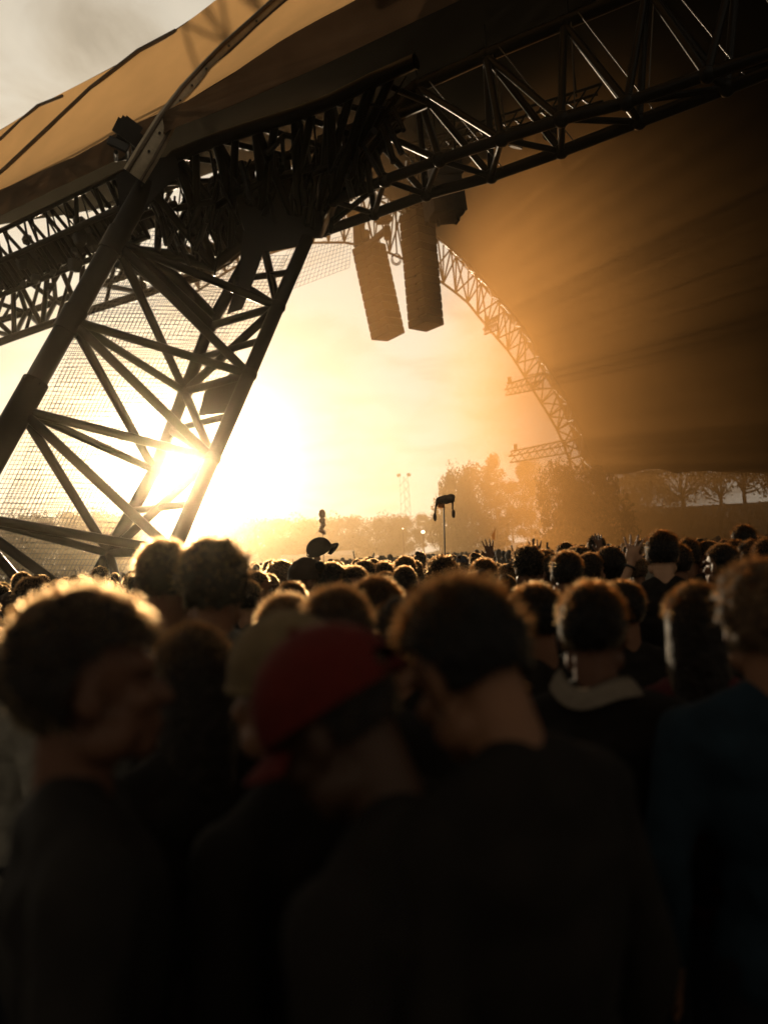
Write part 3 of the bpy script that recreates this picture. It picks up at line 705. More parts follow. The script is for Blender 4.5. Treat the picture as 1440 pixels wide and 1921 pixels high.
def tree_proto(seed, w, h, trunk_h, n, leaf, clumps, tr=.22):
    cme, cs = crown_mesh('crown', seed, w, h, n, leaf, clumps, low=trunk_h)
    rr = random.Random(seed); bm = bmesh.new()
    pts = [Vector((0, 0, -.3)), Vector((.06, .03, trunk_h * .5)), Vector((.0, -.06, trunk_h)), Vector((.1, .1, trunk_h + h * .45)), Vector((.05, 0, trunk_h + h * .85))]
    tube(bm, pts, [tr * 1.3, tr, tr * .85, tr * .5, tr * .12], 8)
    for c, s in cs[:12]:
        t = rr.uniform(.0, .5); s0 = pts[2].lerp(pts[3], t); tube(bm, [s0, s0.lerp(c, .5) + Vector((0, 0, -.2)), c], [tr * .4, tr * .25, tr * .08], 5)
    tme = bpy.data.meshes.new('trunk'); bm.to_mesh(tme); bm.free(); tme.materials.append(M_BARK)
    return cme, tme
TP = [tree_proto(21, 9, 8.2, 1.6, 9000, .20, 46), tree_proto(22, 7.5, 10.5, 1.8, 8000, .19, 44), tree_proto(23, 10, 7.0, 1.4, 9000, .21, 50),
      tree_proto(24, 8.5, 4.9, 2.9, 1500, .20, 34, .24), tree_proto(25, 4.8, 13.0, 1.2, 8000, .17, 60), tree_proto(27, 10.5, 4.2, 3.4, 1300, .23, 22, .3)]
def tree(k, x, y, s, label, group=None, rz=0.0, sz=1.0, wx=1.0):
    t = empty('tree', (x, y, ground_h(x, y)), rz); t.scale = (s * wx, s * wx, s * sz); tag(t, label, 'tree', group)
    for nme, me in (('crown', TP[k][0]), ('trunk', TP[k][1])):
        o = bpy.data.objects.new(nme, me); COL.objects.link(o); o.parent = t
    return t
def tree_px(k, px, ytop, Y, label, group=None, rz=0.0, sz=1.0, wx=1.0):
    p = at(px, ytop, Y); g = ground_h(p.x, Y); hts = [9.9, 12.4, 8.6, 8.2, 14.3, 8.0]
    return tree(k, p.x, Y, (p.z - g) / hts[k] / sz, label, group, rz, sz, wx)
# tall trees at the foot of the far arch
tree_px(4, 922, 842, 78, 'tallest pointed tree by the foot of the far arch', rz=.4)
tree_px(0, 880, 874, 82, 'round tree stepping down from the tallest pointed tree', rz=1.2, wx=.55)
tree_px(2, 848, 890, 76, 'low loose tree with open twigs beside the fluffy totem', rz=2.2, wx=.42)
tree_px(1, 988, 866, 72, 'broad hazy tree under the lower lamp boom', rz=.9, wx=.75)
tree_px(0, 1052, 870, 43, 'dense tree hiding the foot of the far arch', rz=4.1, wx=.6)
tree_px(2, 1112, 884, 42, 'tree half hidden by the dark roof edge past the arch foot', rz=5.1, wx=.6)
tree_px(1, 955, 905, 95, 'tree filling the gap between tallest pointed tree and broad hazy tree', rz=3.3)
# far wood line
GW = 'pale trees of the far wood line'
for k, (px, yt, Y, kk) in enumerate(((440, 985, 150, 0), (478, 976, 152, 2), (515, 974, 150, 1), (552, 977, 154, 2), (590, 976, 150, 0), (625, 974, 148, 2), (660, 970, 146, 0),
                                     (718, 972, 150, 2), (752, 967, 148, 0), (790, 965, 150, 1), (822, 970, 152, 2))):
    tree_px(kk, px, yt, Y, f'pale hazy round tree, {ORD[k]} from the leg in the far wood line', GW, rz=k * 1.3)
GL = 'trees glinting behind the leg net'
for k, (px, yt, Y, kk) in enumerate(((-60, 985, 110, 0), (-15, 975, 112, 1), (35, 973, 110, 2), (85, 968, 108, 0), (135, 962, 110, 1), (180, 966, 112, 2), (225, 968, 110, 0), (270, 985, 118, 2), (310, 995, 124, 0), (350, 990, 128, 1), (395, 992, 132, 2))):
    tree_px(kk, px, yt, Y, f'hazy tree behind the leg wire net, {ORD[k]} from the picture edge', GL, rz=k * 1.7)
# trees seen through the gap below the roof edge
GR = 'open branched trees in the gap under the dark roof'
for k, (px, yt, Y, kk, sz) in enumerate(((1208, 880, 76, 0, 1.0), (1274, 866, 72, 5, 1.0), (1346, 862, 76, 3, 1.0), (1388, 852, 64, 5, 1.2), (1440, 856, 70, 3, 1.0), (1490, 860, 70, 3, 1.0), (1170, 885, 90, 3, 1.0))):
    tree_px(kk, px, yt, Y, ('low bushy tree at the arch end of the gap under the dark roof', 'open tree with one thin trunk over the bank top', 'open tree above the end of the bank', 'tree with the thickest dark trunk in the gap under the roof', 'open dark tree at the picture edge under the roof', 'dark tree beyond the picture edge under the roof', 'bushy tree fading into smoke before the bank')[k], GR, rz=k * 2.1, sz=sz)

# ================================================================== far festival ground: tents, light tower, flood lights
def tent(px0, px1, y0, y1, yb, Y, label):
    a = at(px0, yb, Y); b = at(px1, yb, Y); r0 = at(px0, y0, Y); r1 = at(px1, y1, Y)
    root = empty('festival_tent', ((a.x + b.x) / 2, Y, 0)); tag(root, label, 'tent')
    bm = bmesh.new(); d = Vector((0, 4, 0)); g = Vector((0, 0, -a.z))
    ridge_ = [bm.verts.new(r0 + d), bm.verts.new(r1 + d)]; f = [bm.verts.new(a), bm.verts.new(b)]; k = [bm.verts.new(a + d * 2), bm.verts.new(b + d * 2)]
    bm.faces.new((f[0], f[1], ridge_[1], ridge_[0])); bm.faces.new((k[1], k[0], ridge_[0], ridge_[1])); bm.faces.new((f[0], ridge_[0], k[0])); bm.faces.new((f[1], k[1], ridge_[1]))
    from_bm('roof', bm, M_TENT, root)
    bm = bmesh.new(); box(bm, ((a.x + b.x) / 2, Y + 4, a.z / 2 - .05), b.x - a.x - .3, 7.6, a.z); from_bm('wall', bm, M_TENT, root)
tent(553, 662, 1040, 1031, 1046, 96, 'long white tent roof beyond the raised cap')
tent(520, 592, 1041, 1041, 1050, 92, 'small pale tent just behind the raised cap')
tent(436, 472, 1042, 1040, 1056, 90, 'bright white tent at the edge of the sun glare')
lt = empty('light_tower', at(765, 1030, 195).to_tuple()[:2] + (0,)); tag(lt, 'very faint distant lattice light tower with two lamp heads above the wood line', 'light tower')
x, y = lt.location.x, 195; ht = at(765, 893, 195).z
for sx, sy in ((-1.4, 0), (1.4, 0), (0, 2.2)): rod('leg', (x + sx, y + sy, 0), (x + sx * .7, y + sy, ht), 0.045, M_STEEL2, lt)
for k in range(9):
    z0, z1 = ht * k / 9, ht * (k + 1) / 9
    rod('brace', (x - 1.2, y, z0), (x + 1.2, y, z1), .05, M_STEEL2, lt); rod('brace', (x + 1.2, y, z0), (x, y + 1.4, z1), .05, M_STEEL2, lt)
for s in (-1.2, 1.25):
    bm = bmesh.new(); box(bm, (x + s, y - .3, ht + .3), .9, .6, .75, Euler((.4, .2 * s, .3 * s)).to_matrix()); bmesh.ops.bevel(bm, geom=bm.edges[:], offset=.1, segments=1, affect='EDGES'); from_bm('lamp_head', bm, M_STEEL2, lt)
def flood(px, py, Y, r, label):
    p = at(px, py, Y); root = empty('flood_light', (p.x, p.y, 0)); tag(root, label, 'light')
    rod('pole', (p.x, p.y, 0), (p.x, p.y, p.z), .05, M_STEEL, root)
    bm = bmesh.new(); bmesh.ops.create_cone(bm, cap_ends=True, segments=16, radius1=r * 1.3, radius2=r, depth=r, matrix=Matrix.Translation(p + Vector((0, r * .6, 0))) @ Matrix.Rotation(R(90), 4, 'X')); from_bm('lamp_housing', bm, M_BLACK, root)
    bm = bmesh.new(); bmesh.ops.create_circle(bm, cap_ends=True, segments=16, radius=r * 1.1, matrix=Matrix.Translation(p + Vector((0, -.02, 0))) @ Matrix.Rotation(R(90), 4, 'X')); from_bm('lens', bm, M_LAMPLIT, root)
flood(793, 998, 80, .13, 'bright lit round lamp beside the totem pole, before the far trees')
flood(1081, 1000, 70, .15, 'dim lit round lamp glowing through smoke below the arch foot')
flood(755, 992, 84, .05, 'tiny lit lamp on a thin pole before the far trees')
# ================================================================== people
def ball(bm, c, rx, ry=None, rz=None, rot=None, sub=2):
    ry = rx if ry is None else ry; rz = rx if rz is None else rz
    M = Matrix.Translation(c) @ (rot.to_4x4() if rot else Matrix()) @ Matrix.Diagonal((rx, ry, rz, 1))
    bmesh.ops.create_icosphere(bm, subdivisions=sub, radius=1.0, matrix=M)
def limb(bm, pts, rad, grow=0.0, sub=2):
    for (a, b), (r0, r1) in zip(zip(pts, pts[1:]), zip(rad, rad[1:])):
        a, b = Vector(a), Vector(b); L = (b - a).length; n = max(2, int(L / (min(r0, r1) * 0.45)))
        for i in range(n + 1):
            t = i / n; r_ = lerp(r0, r1, t) + grow; ball(bm, a.lerp(b, t), r_, sub=2 if r_ > .05 else 1)
def remeshed(name, bm, vox, smooth, mat):
    me = bpy.data.meshes.new('tmp'); bm.to_mesh(me); bm.free()
    o = bpy.data.objects.new('tmp', me); COL.objects.link(o)
    r = o.modifiers.new('r', 'REMESH'); r.mode = 'VOXEL'; r.voxel_size = vox
    if smooth: s = o.modifiers.new('s', 'SMOOTH'); s.iterations = smooth; s.factor = 0.5
    dg = bpy.context.evaluated_depsgraph_get(); out_ = bpy.data.meshes.new_from_object(o.evaluated_get(dg)); out_.name = name
    bpy.data.objects.remove(o); bpy.data.meshes.remove(me)
    for p in out_.polygons: p.use_smooth = True
    out_.materials.clear(); out_.materials.append(mat); return out_
HC = Vector((0, 0.012, 1.645))            # head centre
def hand(bm, wrist, d, lat, spread=0.25, curl=0.1, thumb_side=1):
    """palm, four unequal bent fingers and a thumb from the side of the palm"""
    d = Vector(d).normalized(); lat = Vector(lat); lat = (lat - d * lat.dot(d)).normalized(); nrm = d.cross(lat).normalized()
    M3 = Matrix((lat, nrm, d)).transposed()
    ball(bm, wrist + d * .045, .041, .016, .052, M3); limb(bm, [wrist - d * .02, wrist + d * .02], [.025, .026])
    for k, (o_, L) in enumerate(((-.031, .066), (-.011, .080), (.011, .084), (.031, .074))):
        root = wrist + d * .085 + lat * o_; a = (o_ / .031) * spread
        dd = (d * math.cos(a) + lat * math.sin(a)).normalized(); mid = root + dd * L * .5; tip = mid + (dd - nrm * curl).normalized() * L * .5
        limb(bm, [wrist + d * .05 + lat * o_ * .8, root, mid, tip], [.010, .0095, .0088, .0072])
    r = wrist + d * .02 + lat * .03 * thumb_side; dd = (d * .75 + lat * .72 * thumb_side).normalized()
    limb(bm, [r, r + dd * .035, r + dd * .04 + (d * .95 + lat * .4 * thumb_side).normalized() * .032], [.014, .0105, .0085])
ARMS = {  # shoulder, elbow, wrist, hand direction, lateral of the hand, spread, curl
    'down': [(s, ((.185 * s, 0, 1.405), (.25 * s, -.03, 1.13), (.235 * s, .07, .89)), (0, .25, -1), (0, 1, 0), .05, .35) for s in (-1, 1)],
    'pockets': [(s, ((.185 * s, 0, 1.405), (.29 * s, -.09, 1.14), (.19 * s, .10, .98)), (-.3 * s, .6, -.6), (0, 1, .3), .05, .4) for s in (-1, 1)],
    'left_up': [(-1, ((-.185, 0, 1.41), (-.28, .12, 1.33), (-.150, .19, 1.60)), (.18, .05, 1), (1, 0, -.2), .38, .05), (1, ((.185, 0, 1.405), (.25, -.03, 1.13), (.235, .07, .89)), (0, .25, -1), (0, 1, 0), .05, .35)],
    'right_up': [(1, ((.185, 0, 1.42), (.29, .10, 1.63), (.25, .16, 1.88)), (-.1, .05, 1), (-1, 0, 0), .3, .05), (-1, ((-.185, 0, 1.405), (-.25, -.03, 1.13), (-.235, .07, .89)), (0, .25, -1), (0, 1, 0), .05, .35)],
    'right_out': [(1, ((.185, 0, 1.42), (.36, .10, 1.50), (.34, .18, 1.76)), (-.1, .05, 1), (-1, 0, 0), .1, .9), (-1, ((-.185, 0, 1.405), (-.25, -.03, 1.13), (-.235, .07, .89)), (0, .25, -1), (0, 1, 0), .05, .35)],
}
def head_prims(bm, Mh, fine):
    def b(c, rx, ry, rz, rot=None): 
        p = Mh @ Vector(c); R3 = Mh.to_3x3() @ (rot if rot else Matrix.Identity(3)); ball(bm, p, rx, ry, rz, R3)
    b((0, -.012, .022), .0765, .094, .092)          # skull
    b((0, .03, -.055), .057, .064, .068)            # face
    b((0, .062, -.098), .034, .030, .026)           # chin
    b((0, .075, .018), .055, .022, .018)            # brow
    for s in (-1, 1):
        b((.033 * s, .066, -.032), .026, .026, .022)  # cheek
        b((.0785 * s, -.004, -.018), .009, .019, .031, Euler((R(-8), 0, R(18 * s))).to_matrix())  # ear
        b((.075 * s, .004, -.03), .012, .014, .024)
        b((.055 * s, .02, -.08), .022, .04, .03)    # jaw
    b((0, .098, -.022), .0095, .013, .022, Euler((R(20), 0, 0)).to_matrix()); b((0, .108, -.038), .0145, .013, .011)   # nose
    b((0, .093, -.068), .021, .010, .0065); b((0, .091, -.079), .018, .010, .007)                                        # lips
def person_meshes(pose, vox, slim=False, bow=0.0):
    k = 0.88 if slim else 1.0
    pv = Vector((0, -.01, 1.50)); Mh = Matrix.Translation(HC)
    if bow: Mh = Matrix.Translation(pv) @ Matrix.Rotation(-bow, 4, 'X') @ Matrix.Translation(HC - pv)
    def torso(bm, g):
        ball(bm, (0, 0, .95), .165 * (1.02 if slim else 1) + g, .115 + g, .13 + g); ball(bm, (0, .005, 1.09), .14 * k + g, .10 * k + g, .16 + g)
        ball(bm, (0, 0, 1.27), .165 * k + g, .112 * k + g, .19 + g); ball(bm, (0, -.015, 1.36), .175 * k + g, .095 + g, .09 + g)
        ball(bm, (0, -.022, 1.44), .09 * k + g, .075 + g, .045 + g)
        for s in (-1, 1):
            ball(bm, (.165 * k * s, 0, 1.395), .062 + g); limb(bm, [(.03 * s, -.02, 1.475), (.16 * k * s, -.005, 1.415)], [.045, .05], g)
    bm = bmesh.new(); torso(bm, 0); head_prims(bm, Mh, True)
    limb(bm, [(0, -.018, 1.44), Mh @ Vector((0, -.022, -.05))], [.060 * k, .055 * k])
    for s in (-1, 1):
        limb(bm, [(.088 * s, 0, .92), (.10 * s, .015, .50), (.105 * s, -.02, .09)], [.086, .056, .042]); ball(bm, (.108 * s, .05, .045), .045, .125, .045)
    for s, (sh, el, wr), d, lat, sp, cu_ in ARMS[pose]:
        sh = Vector((sh[0] * k, sh[1], sh[2])); limb(bm, [sh, el, wr], [.052 * k, .040 * k, .027 * k]); hand(bm, Vector(wr), d, lat, sp, cu_)
    body = remeshed('body', bm, vox, 1, M_SKIN)
    bm = bmesh.new(); torso(bm, .014); ball(bm, (0, 0, .90), .18, .125, .09)
    for s, (sh, el, wr), d, lat, sp, cu_ in ARMS[pose]:
        sh = Vector((sh[0] * k, sh[1], sh[2])); el = Vector(el); limb(bm, [sh, el, Vector(wr)], [.066 * k, .056 * k, .044 * k]) if pose in ('down', 'pockets') and not slim else limb(bm, [sh, sh.lerp(el, .72)], [.066 * k, .058 * k])
    shirt = remeshed('shirt', bm, .014, 2, M_SHIRT)
    for v in shirt.vertices:
        q = v.co; v.co = q + v.normal * (.010 * noise.noise((q.x * 9, q.y * 9, q.z * 5 + q.x * 6)) + .006 * noise.noise((q.x * 22, q.y * 22, q.z * 13 - q.x * 14)))
    bm = bmesh.new(); ball(bm, (0, 0, .93), .176, .127, .12)
    for s in (-1, 1): limb(bm, [(.088 * s, 0, .92), (.10 * s, .015, .50), (.105 * s, -.02, .10)], [.095, .073, .064])
    trousers = remeshed('trousers', bm, .018, 1, M_TROUSER)
    return dict(body=body, shirt=shirt, trousers=trousers, head=Mh)
PROTO = {}
for nm, args in {'down': ('down', .0085), 'pockets': ('pockets', .0095), 'slim': ('down', .0085, True), 'left_up': ('left_up', .0062), 'right_up': ('right_up', .0066),
                 'right_out': ('right_out', .0066), 'slim_up': ('right_up', .0066, True), 'bowed': ('down', .0085, False, R(30))}.items():
    PROTO[nm] = person_meshes(*args)

# ---- hair and hats, in the frame of the head
def skull_pt(u, v, g=0.0):
    """direction (unit vector) to a point of the scalp ellipsoid grown by g"""
    return Vector((u.x * (.0775 + g), u.y * (.095 + g) - .012, u.z * (.093 + g) + .022))
def in_hair(d, back, front, side=-.12):
    if d.z > .62: return True
    if d.y > .40: return d.z > front
    if d.y > -.15: return d.z > side + (d.y + .15) * (front - side) / .55
    return d.z > back
def hair_mesh(name, seed, thick, L, n, width, back=-.62, front=.42, lump=0.0, wild=.5, drop=0.0, tail=None):
    rr = random.Random(seed); bm = bmesh.new(); bmesh.ops.create_icosphere(bm, subdivisions=4, radius=1.0)
    for v in bm.verts:
        d = v.co.normalized(); g = thick * (1 + .5 * noise.noise(d * 3.1 + Vector((seed, 0, 0)))) + lump * (.5 + noise.noise(d * 6 + Vector((0, seed, 0))) + .6 * noise.noise(d * 13 + Vector((0, seed, 3))) + .35 * noise.noise(d * 27 + Vector((seed, 0, 3))))
        v.co = skull_pt(d, 0, g)
        if drop and d.z < .1 and d.y < .3: v.co.z += (d.z - .1) * drop; v.co.x *= 1 + .15 * min(1, .1 - d.z)
        v.tag = False
    dead = []
    for f in bm.faces:
        c = f.calc_center_median(); d = Vector((c.x / .0775, (c.y + .012) / .095, (c.z - .022) / .093)).normalized()
        if not in_hair(d, back, front): dead.append(f)
    bmesh.ops.delete(bm, geom=dead, context='FACES'); bm.verts.ensure_lookup_table()
    live = [v.co.copy() for v in bm.verts if v.link_faces]
    if tail:
        for c, r in tail: ball(bm, Vector(c), *r, sub=2)
    bm.verts.index_update(); verts = [v.co.copy() for v in bm.verts]; faces = [[v.index for v in f.verts] for f in bm.faces]
    nbase = len(faces)
    for i in range(n):
        v = live[rr.randrange(len(live))]
        while rr.random() > max(.12, min(1, (v.z + .02) / .11)) ** 2: v = live[rr.randrange(len(live))]
        p = v + Vector((rr.gauss(0, .003), rr.gauss(0, .003), rr.gauss(0, .003)))
        nr = (p - Vector((0, -.01, .01))).normalized()
        comb = Vector((0, .25, -.35)) + Vector((rr.gauss(0, 1), rr.gauss(0, 1), rr.gauss(0, 1))) * wild
        if rr.random() < .25: comb *= .35
        d = (nr * 1.0 + comb * .45).normalized(); l = L * rr.uniform(.6, 1.5)
        m_ = p + d * l * .55; e = p + (d + Vector((rr.gauss(0, .3), rr.gauss(0, .3), -.3 - drop * .3))).normalized() * l
        s = d.cross(Vector((rr.gauss(0, 1), rr.gauss(0, 1), rr.gauss(0, 1)))).normalized() * width
        k = len(verts); verts += [p - nr * .004 - s, p - nr * .004 + s, m_ + s * .8, m_ - s * .8, e]
        faces += [(k, k + 1, k + 2, k + 3), (k + 3, k + 2, k + 4)]
    bm.free(); me = bpy.data.meshes.new(name); me.from_pydata(verts, [], faces); me.materials.append(M_SCALP); me.materials.append(M_HAIR)
    for i, p in enumerate(me.polygons): p.use_smooth = i < nbase; p.material_index = 0 if i < nbase else 1
    return me
HAIR = {'short': hair_mesh('hair', 1, .008, .012, 2600, .0009, lump=.0012), 'crop': hair_mesh('hair', 2, .004, .009, 2600, .0008, lump=.001),
        'quiff': hair_mesh('hair', 3, .012, .014, 2600, .0010, lump=.004), 'curly': hair_mesh('hair', 4, .018, .013, 2800, .0010, lump=.015, wild=1.0),
        'mop': hair_mesh('hair', 5, .018, .009, 2600, .0010, back=-.8, front=.28, lump=.005, wild=.6),
        'long': hair_mesh('hair', 6, .012, .014, 2600, .0008, back=-.98, front=.38, drop=1.5, wild=.3, lump=.0012),
        'bun': hair_mesh('hair', 7, .007, .008, 2200, .0008, back=-.7, lump=.001, tail=[((0, -.10, .105), (.036, .034, .034))]),
        'tail': hair_mesh('hair', 8, .008, .008, 2200, .0008, back=-.6, lump=.001, tail=[((0, -.125, .03), (.02, .03, .025)), ((0, -.14, -.03), (.024, .022, .06)), ((0, -.135, -.11), (.018, .018, .06))])}
HAIR_LO = {'short': hair_mesh('hair', 11, .009, .011, 900, .0018, lump=.001), 'quiff': hair_mesh('hair', 13, .013, .016, 900, .0018, lump=.005),
           'curly': hair_mesh('hair', 14, .018, .016, 900, .0019, lump=.016, wild=1.0), 'long': hair_mesh('hair', 16, .013, .013, 900, .0018, back=-.98, front=.38, drop=1.5, wild=.3, lump=.001),
           'bun': hair_mesh('hair', 17, .008, .010, 900, .0017, back=-.7, lump=.0012, tail=[((0, -.10, .105), (.036, .034, .034))]), 'crop': hair_mesh('hair', 12, .005, .008, 900, .0016, lump=.001)}
def cap_mesh(name='cap', hole=True, brim=True, beanie=False):
    bm = bmesh.new(); bmesh.ops.create_icosphere(bm, subdivisions=4, radius=1.0)
    for v in bm.verts:
        d = v.co.normalized(); seam = .0025 * abs(math.sin(math.atan2(d.x, d.y) * 3)) ** .3
        rib = .002 * math.sin(d.z * 40) if beanie else 0
        v.co = skull_pt(d, 0, .020 + seam + rib + (.012 * max(0, d.z) if beanie else .006 * max(0, d.y)))
    bmesh.ops.bisect_plane(bm, geom=bm.verts[:] + bm.edges[:] + bm.faces[:], plane_co=(0, 0, .012), plane_no=(0, 0, -1), clear_outer=True)
    dead = [f for f in bm.faces if (hole and f.calc_center_median().y < -.085 and f.calc_center_median().z < .055 and abs(f.calc_center_median().x) < .034)]
    bmesh.ops.delete(bm, geom=dead, context='FACES')
    if brim:
        rows = []
        for j in range(5):
            t = j / 4; row = []
            for i in range(13):
                a = R(-62 + 124 * i / 12); rad = .100 + t * .078 * math.cos(a * 1.05) ** .6
                row.append(bm.verts.new((math.sin(a) * (.088 + t * .012), -.012 + math.cos(a) * (rad + .01), .016 - .020 * t - .030 * math.sin(a) ** 2)))
            rows.append(row)
        lower = [[bm.verts.new(v.co + Vector((0, 0, -.004))) for v in r_] for r_ in rows]
        for a, b in zip(rows, rows[1:]):
            for i in range(12): bm.faces.new((a[i], a[i + 1], b[i + 1], b[i]))
        for a, b in zip(lower, lower[1:]):
            for i in range(12): bm.faces.new((a[i + 1], a[i], b[i], b[i + 1]))
        for i in range(12): bm.faces.new((rows[-1][i], rows[-1][i + 1], lower[-1][i + 1], lower[-1][i]))
    if not beanie: ball(bm, (0, -.012, .142), .010, .010, .006, sub=1)
    if hole:
        tube(bm, [(-.036, -.119, .022), (0, -.131, .020), (.036, -.119, .022)], .007, 6)
    else:
        tube(bm, [(math.sin(a) * .099, -.012 + math.cos(a) * .117, .014) for a in [2 * math.pi * k / 24 for k in range(25)]], .007, 6, False)
    me = bpy.data.meshes.new(name); bm.to_mesh(me); bm.free(); me.materials.append(M_CAP)
    for p in me.polygons: p.use_smooth = True
    return me
HATS = {'cap': cap_mesh(), 'beanie': cap_mesh('beanie', False, False, True), 'fitted': cap_mesh('cap', False, True)}
bm = bmesh.new(); ball(bm, (0, 0, 0), .0125, sub=2); EYE = bpy.data.meshes.new('eye'); bm.to_mesh(EYE); bm.free()
EYE.materials.append(plain('eye_white', (.06, .05, .04), .4, 0, .05)); [setattr(p, 'use_smooth', True) for p in EYE.polygons]
SKINS = [(.13, .06, .03), (.11, .05, .025), (.16, .08, .045), (.08, .036, .02), (.035, .017, .009), (.30, .17, .10)]
HCOL = {'black': (.004, .003, .0025), 'dark brown': (.008, .005, .003), 'brown': (.018, .010, .005), 'fair': (.05, .028, .013), 'auburn': (.03, .012, .005)}
SCOL = {'black': (.008, .006, .0045), 'charcoal': (.011, .009, .0075), 'navy': (.009, .009, .014), 'dark green': (.014, .022, .013), 'maroon': (.045, .009, .009),
        'grey': (.06, .056, .048), 'brown': (.04, .026, .016), 'white': (.14, .125, .10), 'blue': (.007, .014, .020)}
def put(name, me, parent, col=None, M=None):
    o = bpy.data.objects.new(name, me); COL.objects.link(o); o.parent = parent
    if M is not None: o.matrix_local = M
    if col: o.color = (*col, 1)
    return o
def person(x, y, s, yaw, proto, hair, hcol, scol, skin, label, group=None, hat=None, hatcol=None, lo=False, turn=0.0, eyes=False, trousers=True):
    P = PROTO[proto]; root = empty('person', (x, y, ground_h(x, y)), yaw); root.scale = (s, s, s); tag(root, label, 'person', group)
    put('body', P['body'], root, SKINS[skin]); put('shirt', P['shirt'], root, scol)
    if trousers: put('trousers', P['trousers'], root, (.006, .006, .008))
    Mh = P['head']
    if hair: put('hair', (HAIR_LO if lo else HAIR)[hair], root, hcol, Mh)
    if hat: put('cap' if hat != 'beanie' else 'beanie', HATS[hat], root, hatcol, Mh)
    if eyes:
        for sx in (-1, 1): put('eye', EYE, root, None, Mh @ Matrix.Translation((.031 * sx, .083, -.004)))
    return root
def person_px(px, ytop, w, yaw, proto, hair, hcol, scol, skin, label, group=None, extra=.0, **kw):
    """stand a person so that the top of the head shows at (px, ytop) and the head is w pixels wide"""
    Y = .172 * F / w; p = at(px, ytop, Y); top = 1.765 + extra
    if proto == 'bowed': top = 1.745 + extra
    s = (p.z - ground_h(p.x, Y)) / top
    return person(p.x, p.y, s, R(yaw), proto, hair, hcol, scol, skin, label, group, **kw)
H_, S_ = HCOL, SCOL
taken = []
def fig(*a, **k):
    o = person_px(*a, **k); taken.append((o.location.x, o.location.y)); return o
# ---- the blurred people right in front
fig(146, 1096, 222, -70, 'down', 'mop', H_['dark brown'], S_['charcoal'], 3, 'big dark mop of hair, ear and dim face in profile, at the left edge', extra=.02)
fig(395, 1004, 108, 8, 'pockets', 'curly', H_['dark brown'], S_['grey'], 0, 'tall curly head in the orange sun glare, grey shirt', extra=.03)
fig(305, 1016, 100, 20, 'down', 'short', H_['brown'], S_['brown'], 0, 'head swallowed by the sun glare, beside the tall curly one')
fig(360, 1180, 150, 30, 'slim', 'long', H_['dark brown'], S_['black'], 1, 'dark long-haired figure under the sun streak with bare pale neck side')
fig(535, 1160, 185, 62, 'down', 'crop', H_['fair'], S_['black'], 0, 'person in a close cream cap with sunlit rim, behind the red cap', hat='beanie', hatcol=(.10, .068, .034), extra=.015)
fig(533, 1118, 118, 12, 'down', 'short', H_['fair'], S_['charcoal'], 0, 'fair round head with a thick golden rim above the cream cap')
fig(628, 1100, 148, -6, 'down', 'crop', H_['brown'], S_['black'], 0, 'cropped dark head with glowing fuzz directly above the red cap')
fig(703, 1086, 104, -10, 'pockets', 'short', H_['brown'], S_['black'], 0, 'spiky dark head with golden fuzz just right of the one above the red cap')
fig(745, 1128, 120, 0, 'slim', 'bun', H_['dark brown'], S_['black'], 1, 'small dark head squeezed between the red cap and the huge black head')
fig(715, 1158, 236, 68, 'bowed', 'crop', H_['dark brown'], S_['black'], 4, 'blurred person in a red cap with bowed head, brim tip catching the sun', hat='cap', hatcol=(.06, .006, .004), extra=.015)
fig(940, 1074, 226, 42, 'bowed', 'quiff', H_['black'], S_['black'], 0, 'huge black-haired head bent toward the red cap, dim brown neck showing', extra=.01)
wc = fig(1104, 1096, 130, -14, 'pockets', 'short', H_['black'], S_['black'], 3, 'dark-haired person whose white collar shows below the head')
fig(1302, 1100, 118, -28, 'slim', 'long', H_['dark brown'], S_['maroon'], 0, 'long-haired person in maroon just before the blue shirt')
fig(1425, 1042, 150, -12, 'down', 'curly', H_['fair'], S_['blue'], 0, 'curly fair-haired person in a blue shirt at the right edge', extra=.03)
fig(1000, 1098, 100, 40, 'pockets', 'short', H_['black'], S_['black'], 1, 'dark head with a lit ear between the huge black head and the white collar')
# white collar band
cb = bmesh.new(); rws = []
for j, (dz, gr) in enumerate(((-.018, .100), (.012, .086), (.030, .076), (.012, .092), (-.016, .106))):
    rws.append([cb.verts.new((math.sin(t) * gr * 1.12, -.02 + math.cos(t) * gr, 1.492 + dz + .03 * (1 - abs(math.cos(t))) + .012 * math.sin(t * 3))) for t in [R(110 + 150 * k / 22) for k in range(23)]])
for a, b in zip(rws, rws[1:]):
    for k in range(22): cb.faces.new((a[k], a[k + 1], b[k + 1], b[k]))
cme = bpy.data.meshes.new('collar'); cb.to_mesh(cme); cb.free(); cme.materials.append(M_CAP); [setattr(p, 'use_smooth', True) for p in cme.polygons]
put('collar', cme, wc, (.12, .095, .07))
# ---- the sharp middle rows that can be told apart
fig(573, 1054, 50, -78, 'down', None, None, S_['charcoal'], 0, 'person in a dark beanie in profile looking right, under the raised cap', hat='beanie', hatcol=(.03, .02, .013), eyes=True)
fig(548, 1080, 32, -10, 'right_up', 'long', H_['brown'], S_['brown'], 0, 'person waving the black cap overhead beside the beanie profile')
fig(620, 1056, 50, -50, 'slim', 'bun', H_['black'], S_['black'], 0, 'dark bobbed head just right of the beanie profile', eyes=True)
fig(662, 1066, 50, -130, 'down', 'quiff', H_['black'], S_['charcoal'], 2, 'person with face turned toward us between two dark heads, above the spiky one', eyes=True)
fig(682, 1052, 44, -30, 'slim', 'tail', H_['dark brown'], S_['black'], 0, 'head with tied back hair right of the face turned toward us')
fig(718, 1055, 40, 10, 'down', 'short', H_['black'], S_['navy'], 0, 'dark head two rows up from the huge black head')
